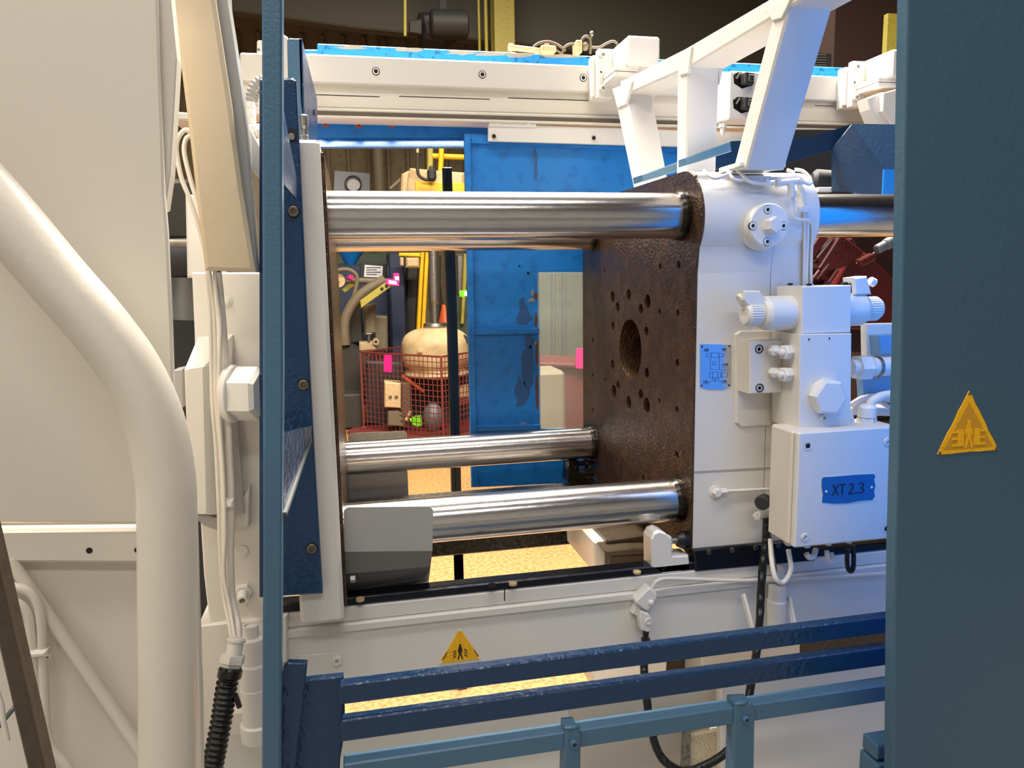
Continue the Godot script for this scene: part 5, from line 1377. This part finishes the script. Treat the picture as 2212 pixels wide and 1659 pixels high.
	# plinth under the basket
	one("plinth", S().prism(PackedVector3Array([py(750, 938, 0.001), py(1080, 975, 0.001), py(1120, 930, 0.001), py(800, 905, 0.001)]), Vector3(0, 0.03, 0)), M.red, "faded red floor plate under the wire basket", "plate")
	# ---- pump aggregate at the left behind the basket
	var p := thing("pump_unit", "dusty old pump unit with hoses behind the red basket", "pump")
	var zp := -8.4
	obj("drum", S().lathe(pz(742, 810, zp), Vector3.BACK, [Vector2(-0.4, 0), Vector2(-0.4, 0.36), Vector2(0.05, 0.36), Vector2(0.1, 0.33), Vector2(0.1, 0)], 32), M.dusty_dark, p)
	obj("block", plate(zp - 0.1, [745, 655, 782, 650, 786, 740, 745, 745], 0.4, 0.02), M.dusty_dark, p)
	obj("block", plate(zp, [786, 660, 812, 656, 812, 720, 788, 724], 0.3, 0.02), M.dusty, p)
	obj("block", plate(zp - 0.1, [808, 682, 837, 684, 838, 760, 808, 760], 0.3, 0.02), M.dusty, p)
	obj("housing", plate(zp + 0.1, [776, 740, 814, 738, 813, 758, 776, 760], 0.2, 0.02), M.tan_box, p)
	obj("base_block", plate(zp + 0.05, [768, 760, 800, 758, 800, 850, 766, 852], 0.3, 0.02), M.dusty, p)
	obj("stem", S().cyl(pz(797, 738, zp + 0.1), pz(797, 722, zp + 0.1), 0.015, 12), M.bare, p)
	obj("handle", S().cyl(pz(791, 721, zp + 0.1), pz(803, 721, zp + 0.1), 0.018, 12, 0.004), M.bare, p)
	obj("outlet", S().lathe(pz(812, 738, zp + 0.12), Vector3.BACK, [Vector2(-0.1, 0.035), Vector2(0.02, 0.035), Vector2(0.02, 0.02), Vector2(0, 0.02)], 16), M.tan_box, p)
	obj("pulley", S().lathe(pz(731, 606, zp), Vector3(0.3, 0, 1), [Vector2(-0.06, 0), Vector2(-0.06, 0.075), Vector2(0, 0.075), Vector2(0, 0.02), Vector2(0.02, 0.015), Vector2(0.02, 0)], 24), M.tan_box, p)
	obj("shaft", S().cyl(pz(748, 606, zp - 0.1), pz(836, 608, zp - 0.1), 0.035, 14), M.dusty, p)
	obj("bracket", plate(zp - 0.2, [738, 626, 765, 604, 768, 616, 745, 632], 0.05, 0.004), M.olive, p)
	one("hose", S().tube(path(zp + 0.12, [746, 745, 744, 700, 756, 666, 776, 640, 800, 622, 832, 604], 8), 0.055, 12), M.dusty, "thick dusty grey hose arching over the pump unit", "hose")
	one("pipe", S().tube(path(zp + 0.1, [728, 584, 748, 582, 764, 588, 772, 602, 768, 625, 762, 646], 8), 0.022, 10), M.dusty, "thin bent pipe over the pump unit at the left", "pipe")
	var lv := thing("yellow_lever", "slanting yellow perforated bar in front of the pump unit", "bar")
	obj("bar", plate(zp + 0.45, [778, 650, 832, 611, 848, 617, 780, 666], 0.22, 0.006), M.olive, lv)
	for q in [[825, 624], [835, 618]]:
		obj("hole", S().cyl(pz(q[0], q[1], zp + 0.45), pz(q[0], q[1], zp + 0.456), 0.017, 14), M.hole, lv)
	var t1 := thing("pink_tag", "pink tag with white label on the end of the yellow bar", "tag")
	obj("tag", plate(zp + 0.47, [834, 604, 838, 601, 862, 606, 862, 618, 838, 616, 833, 612], 0.006), M.pink, t1)
	obj("label_paper", plate(zp + 0.476, [839, 605, 856, 607, 858, 615, 840, 613], 0.003), M.paper, t1)
	var t2 := thing("pink_tag", "upright pink tag just above the lying one on the yellow bar", "tag")
	obj("tag", plate(zp + 0.46, [850, 590, 862, 590, 863, 610, 849, 606], 0.006), M.pink, t2)
	obj("label_paper", plate(zp + 0.466, [853, 597, 862, 597, 862, 606, 853, 604], 0.003), M.paper, t2)
	one("pink_tag", plate(zp - 0.06, [749, 600, 755, 593, 764, 596, 762, 606], 0.03), M.pink, "small crumpled pink tag on the shaft at the left of the pump unit", "tag")
	# ---- cabinets behind
	var cab := thing("dark_cabinet", "dark navy switch cabinet with a paper notice behind the pump unit", "cabinet")
	obj("body", to_ground(-9.6, 718, 572, 837, 0.6, 0.02), M.navy, cab)
	obj("notice", plate(-9.55, [788, 572, 827, 575, 826, 600, 786, 598], 0.005), M.paper, cab)
	for k in 4:
		obj("print_line", plate(-9.543, rect(791, 577 + k * 5.0, 822 - (k % 2) * 8, 578.4 + k * 5.0), 0.002), M.ink, cab)
	obj("frame", plate(-9.57, [779, 567, 836, 570, 835, 604, 777, 602], 0.02, 0.004), M.dull_dark, cab)
	one("dark_cabinet", to_ground(-9.0, 838, 545, 873, 0.5, 0.02), M.navy, "narrow dark cabinet between the pump unit and the yellow mast", "cabinet")
	one("shelf_unit", to_ground(-10.5, 700, 547, 861, 0.3, 0.02), M.green_dark, "dark green shelf unit far behind the pump", "shelf")
	one("blue_cone", S().cone(pz(757, 574, -9.9), pz(757, 540, -9.9), 0.05, 0.18, 18), M.blue, "blue funnel upside down far behind the pump unit", "funnel")
	one("dark_floor_box", plate(-8.0, [700, 855, 786, 850, 786, 925, 700, 930], 0.4, 0.02), M.dusty_dark, "dark timber block on the floor left of the red basket", "block")
	# ---- yellow mast with a hoist head
	var y := thing("yellow_mast", "yellow lifting mast with cream hoist head behind the black pole", "mast")
	obj("mast_rail", plate(-8.6, [909, 545, 917, 545, 899, 892, 891, 892], 0.12, 0.01), M.yellow, y)
	obj("mast_rail", plate(-8.6, [919, 545, 927, 545, 909, 892, 901, 892], 0.12, 0.01), M.yellow, y)
	obj("cross_arm", plate(-8.55, [862, 546, 908, 546, 908, 555, 862, 553], 0.12, 0.01), M.yellow, y)
	obj("motor_box", plate(-8.55, [877, 556, 906, 556, 906, 578, 878, 578], 0.2, 0.02), M.tan_box, y)
	obj("side_plate", plate(-8.55, [864, 556, 872, 556, 872, 574, 865, 574], 0.05, 0.01), M.tan_box, y)
	obj("head", plate(-8.3, [886, 362, 950, 368, 1004, 372, 1004, 420, 870, 420, 876, 392, 884, 372], 0.5, 0.03), M.tank, y)
	obj("head_band", plate(-8.27, [897, 392, 1004, 396, 1004, 417, 897, 416], 0.5, 0.01), M.yellow, y)
	obj("side_cap", plate(-8.28, [868, 376, 882, 368, 886, 372, 880, 420, 866, 420], 0.3, 0.02), M.tan_box, y)
	obj("black_cylinder", S().lathe(pz(933, 392, -8.2), Vector3.UP, [Vector2(0, 0), Vector2(0, 0.03), Vector2(0.03, 0.05), Vector2(0.11, 0.05), Vector2(0.13, 0.03), Vector2(0.16, 0.02), Vector2(0.16, 0)], 18), M.dull_dark, y)
	obj("cable", S().tube(path(-8.2, [902, 330, 902, 365, 906, 380, 920, 388, 934, 386], 6), 0.018, 10), M.dusty_dark, y)
	obj("support_strut", S().bar(pz(842, 408, -8.8), pz(878, 376, -8.8), 0.03, 0.03, 0.004), M.dusty, y)
	var ra := thing("yellow_railing", "yellow tube railing above the cream hoist head", "railing")
	obj("rail", S().cyl(pz(934, 337, -8.6), pz(1010, 340, -8.6), 0.03, 14), M.yellow, ra)
	obj("post", S().cyl(pz(929, 314, -8.6), pz(929, 380, -8.6), 0.035, 14), M.olive, ra)
	obj("post", S().cyl(pz(954, 314, -8.55), pz(951, 384, -8.55), 0.03, 14), M.yellow, ra)
	one("hanging_pipe", S().cyl(pz(902, 314, -8.4), pz(902, 372, -8.4), 0.016, 12), M.tan_box, "thin pale pipe rising from the cream hoist head", "pipe")
	one("dark_column", plate(-9.3, [880, 560, 905, 575, 898, 740, 872, 740], 0.3, 0.02), M.dusty_dark, "dark upright machine column left of the yellow mast rails", "column")
	for q in [[948, 552, 946, 700, "brown timber upright right of the metal pipe"], [938, 545, 984, 892, "dark slanting rod right of the metal pipe"]]:
		one("upright", S().cyl(pz(q[0], q[1], -8.9 if q[0] > 940 else -9.05), pz(q[2], q[3], -8.9 if q[0] > 940 else -9.05), 0.025, 10), M.dusty_dark, q[4], "rod")
	one("orange_cone", S().cone(pz(962, 700, -8.8), pz(958, 658, -8.8), 0.09, 0.02, 16), M.orange, "orange cone half hidden by the black pole", "cone")
	one("wrapped_bundle", plate(-9.0, [984, 548, 1004, 548, 1006, 642, 986, 642], 0.2, 0.03), M.bare, "silvery wrapped bundle beside the rear blue door", "bundle")
	one("green_cabinet", to_ground(-9.0, 980, 638, 1016, 0.3, 0.02), M.green_dark, "dark green cabinet beside the rear blue door", "cabinet")
	one("olive_post", plate(-8.9, [1002, 548, 1012, 548, 1002, 700, 996, 700], 0.1, 0.01), M.olive, "olive leaning post beside the rear blue door", "post")
	var gt := thing("green_tag", "green tag with a white label left of the rear blue door edge", "tag")
	obj("tag", plate(-8.5, [992, 628, 1010, 626, 1010, 641, 993, 641], 0.006), M.green, gt)
	obj("label_paper", plate(-8.49, [1002, 630, 1010, 630, 1010, 639, 1003, 639], 0.003), M.paper, gt)
	# ---- black pole close behind the machine
	var bp := thing("black_pole", "tall black ribbed pole standing between the basket and the rear blue door", "pole")
	obj("pole", plate(-2.75, [957, 361, 976, 361, 985, 600, 990, 760, 997, 1075, 976, 1075, 972, 900, 967, 700, 960, 500], 0.03, 0.003), M.pole_black, bp)
	obj("rib", plate(-2.745, [965, 364, 967, 364, 976, 600, 981, 760, 986, 1070, 984, 1070, 979, 760, 974, 600], 0.01, 0.0), M.bolt_dark, bp)
	obj("foot", S().span(pz(976, 1070, -2.76) * Vector3(1, 0, 1), pz(997, 1070, -2.76), 0.002), M.pole_black, bp)
	# ---- hall columns and things high up
	var yc := thing("yellow_column", "olive yellow steel column high in the hall behind the guide beam", "column")
	var za := -9.5
	var x0 := pz(1068, 60, za).x
	var x1 := pz(1112, 60, za).x
	obj("front_flange", S().span(Vector3(x0, 0, za - 0.02), Vector3(x1, 8, za), 0.003), M.olive, yc)
	obj("web", S().span(Vector3(x0 + 0.11, 0, za - 0.24), Vector3(x0 + 0.13, 8, za - 0.02)), M.olive, yc)
	obj("rear_flange", S().span(Vector3(x0, 0, za - 0.26), Vector3(x1, 8, za - 0.24), 0.003), M.olive, yc)
	for q in [[1033, 3.0], [1048, 4.0]]:
		var c := pz(q[0], 60, za)
		one("conduit", S().cyl(Vector3(c.x, 2.3, za + 0.06), Vector3(c.x, 8, za + 0.06), q[1] * mpp(c), 12), M.olive, "yellow conduit pipe beside the olive column, %s" % ("outer one" if q[1] < 3.5 else "nearest the column"), "pipe")
	one("hanging_conduit", S().cyl(pz(875, -60, -9.0), pz(875, 78, -9.0), 0.018, 10), M.olive, "short yellow pipe hanging down over the left of the guide beam", "pipe")
	var cr := thing("hoist_gear", "dark hoist machinery hanging in the shade high behind the beam", "hoist")
	obj("body", plate(-9.4, [905, 24, 985, 20, 1000, 60, 960, 88, 915, 80], 0.5, 0.05), M.dull_dark, cr)
	obj("drum", S().cyl(pz(930, 52, -9.2), pz(1010, 54, -9.2), 0.16, 24, 0.02), M.dull_dark, cr)
	obj("bracket", plate(-9.3, [884, 44, 912, 40, 912, 74, 884, 70], 0.1, 0.01), M.dusty_dark, cr)
	obj("hanger", S().span(pz(950, 30, -9.4), Vector3(pz(965, 30, -9.4).x, 8.0, -9.45)), M.dull_dark, cr)
	# ---- pale plate with a round opening on the far wall
	var wp := thing("vent_plate", "pale blue-grey wall plate with a round vent opening near the far wall", "vent")
	var vz := -11.9
	var vc := pz(763, 398, vz)
	var vm := mpp(vc)
	obj("plate", plate(vz, [722, 368, 800, 374, 799, 424, 720, 424], 0.1, 0.01), M.vent_grey, wp)
	obj("collar", S().lathe(vc, Vector3.BACK, [Vector2(0, 18 * vm), Vector2(0.05, 18 * vm), Vector2(0.05, 15 * vm), Vector2(0, 15 * vm)], 28), M.dusty_dark, wp)
	obj("disc", S().cyl(vc + Vector3(0.01, -0.03, -0.01), vc + Vector3(0.01, -0.03, 0.02), 14 * vm, 28), M.paper, wp)
	var zc := -11.2
	var lp := pz(818, 370, zc)
	one("wall_pipe", S().cyl(Vector3(lp.x, 0, zc), Vector3(lp.x, 7, zc), 0.085, 18), M.dusty, "pale vertical downpipe on the far wall right of the vent plate", "pipe")
	# ---- dark units at the right, high behind the frame
	one("brown_panel", to_ground(-6.2, 1806, -40, 1990, 0.3), M.brown_wall, "dark brown tall panel high behind the right carriage clamp", "panel")
	one("yellow_strip", to_ground(-5.6, 1918, 28, 1950, 0.05, 0.004), M.olive, "yellow upright beside the top left edge of the dark blue door", "upright")
	var lv2 := thing("louvre_unit", "small dark unit with horizontal louvres right of the white frame", "louvre unit")
	obj("body", to_ground(-6.0, 1742, 112, 1798, 0.3), M.dull_dark, lv2)
	for k in 5:
		obj("slat", plate(-5.985, rect(1746, 117 + k * 5.5, 1785, 119.5 + k * 5.5), 0.03, 0.002), M.grey_metal, lv2)
	# ---- things seen through the door's pane
	var bin := thing("red_bin", "red plastic bin seen through the pane of the rear blue door", "bin")
	obj("bin", to_ground(-4.6, 1196, 792, 1330, 0.5, 0.02), M.red, bin)
	obj("rim", plate(-4.57, [1150, 782, 1334, 789, 1333, 800, 1150, 792], 0.56, 0.01), M.red, bin)
	one("tan_box", to_ground(-4.22, 1130, 805, 1222, 0.3, 0.02), M.carton, "tan carton beside the red bin behind the pane", "carton")
	one("pink_tag", plate(-4.56, [1245, 753, 1264, 752, 1264, 797, 1244, 796], 0.01, 0.002), M.pink, "pink tag hanging above the red bin, seen through the pane", "tag")
	one("green_locker", to_ground(-5.4, 1120, 560, 1330, 0.4, 0.02), M.locker, "grey-green locker behind the pane of the rear blue door", "locker")
	for q in [[1193, "left"], [1216, "right"]]:
		one("glass_strip", plate(-5.38, [q[0], 590, q[0] + 6, 590, q[0] + 6, 780, q[0], 780], 0.03, 0.004), M.grey_metal, "pale upright strip on the grey-green locker, %s one" % q[1], "strip")


func smooth_rows(r: Array) -> Array:
	var o := []
	for i in r.size() - 1:
		for k in 3:
			o.append((r[i] as Vector2).cubic_interpolate(r[i + 1], r[maxi(i - 1, 0)], r[mini(i + 2, r.size() - 1)], k / 3.0))
	o.append(r[r.size() - 1])
	for i in o.size():
		o[i].y = maxf(o[i].y, 0.0)
	return o
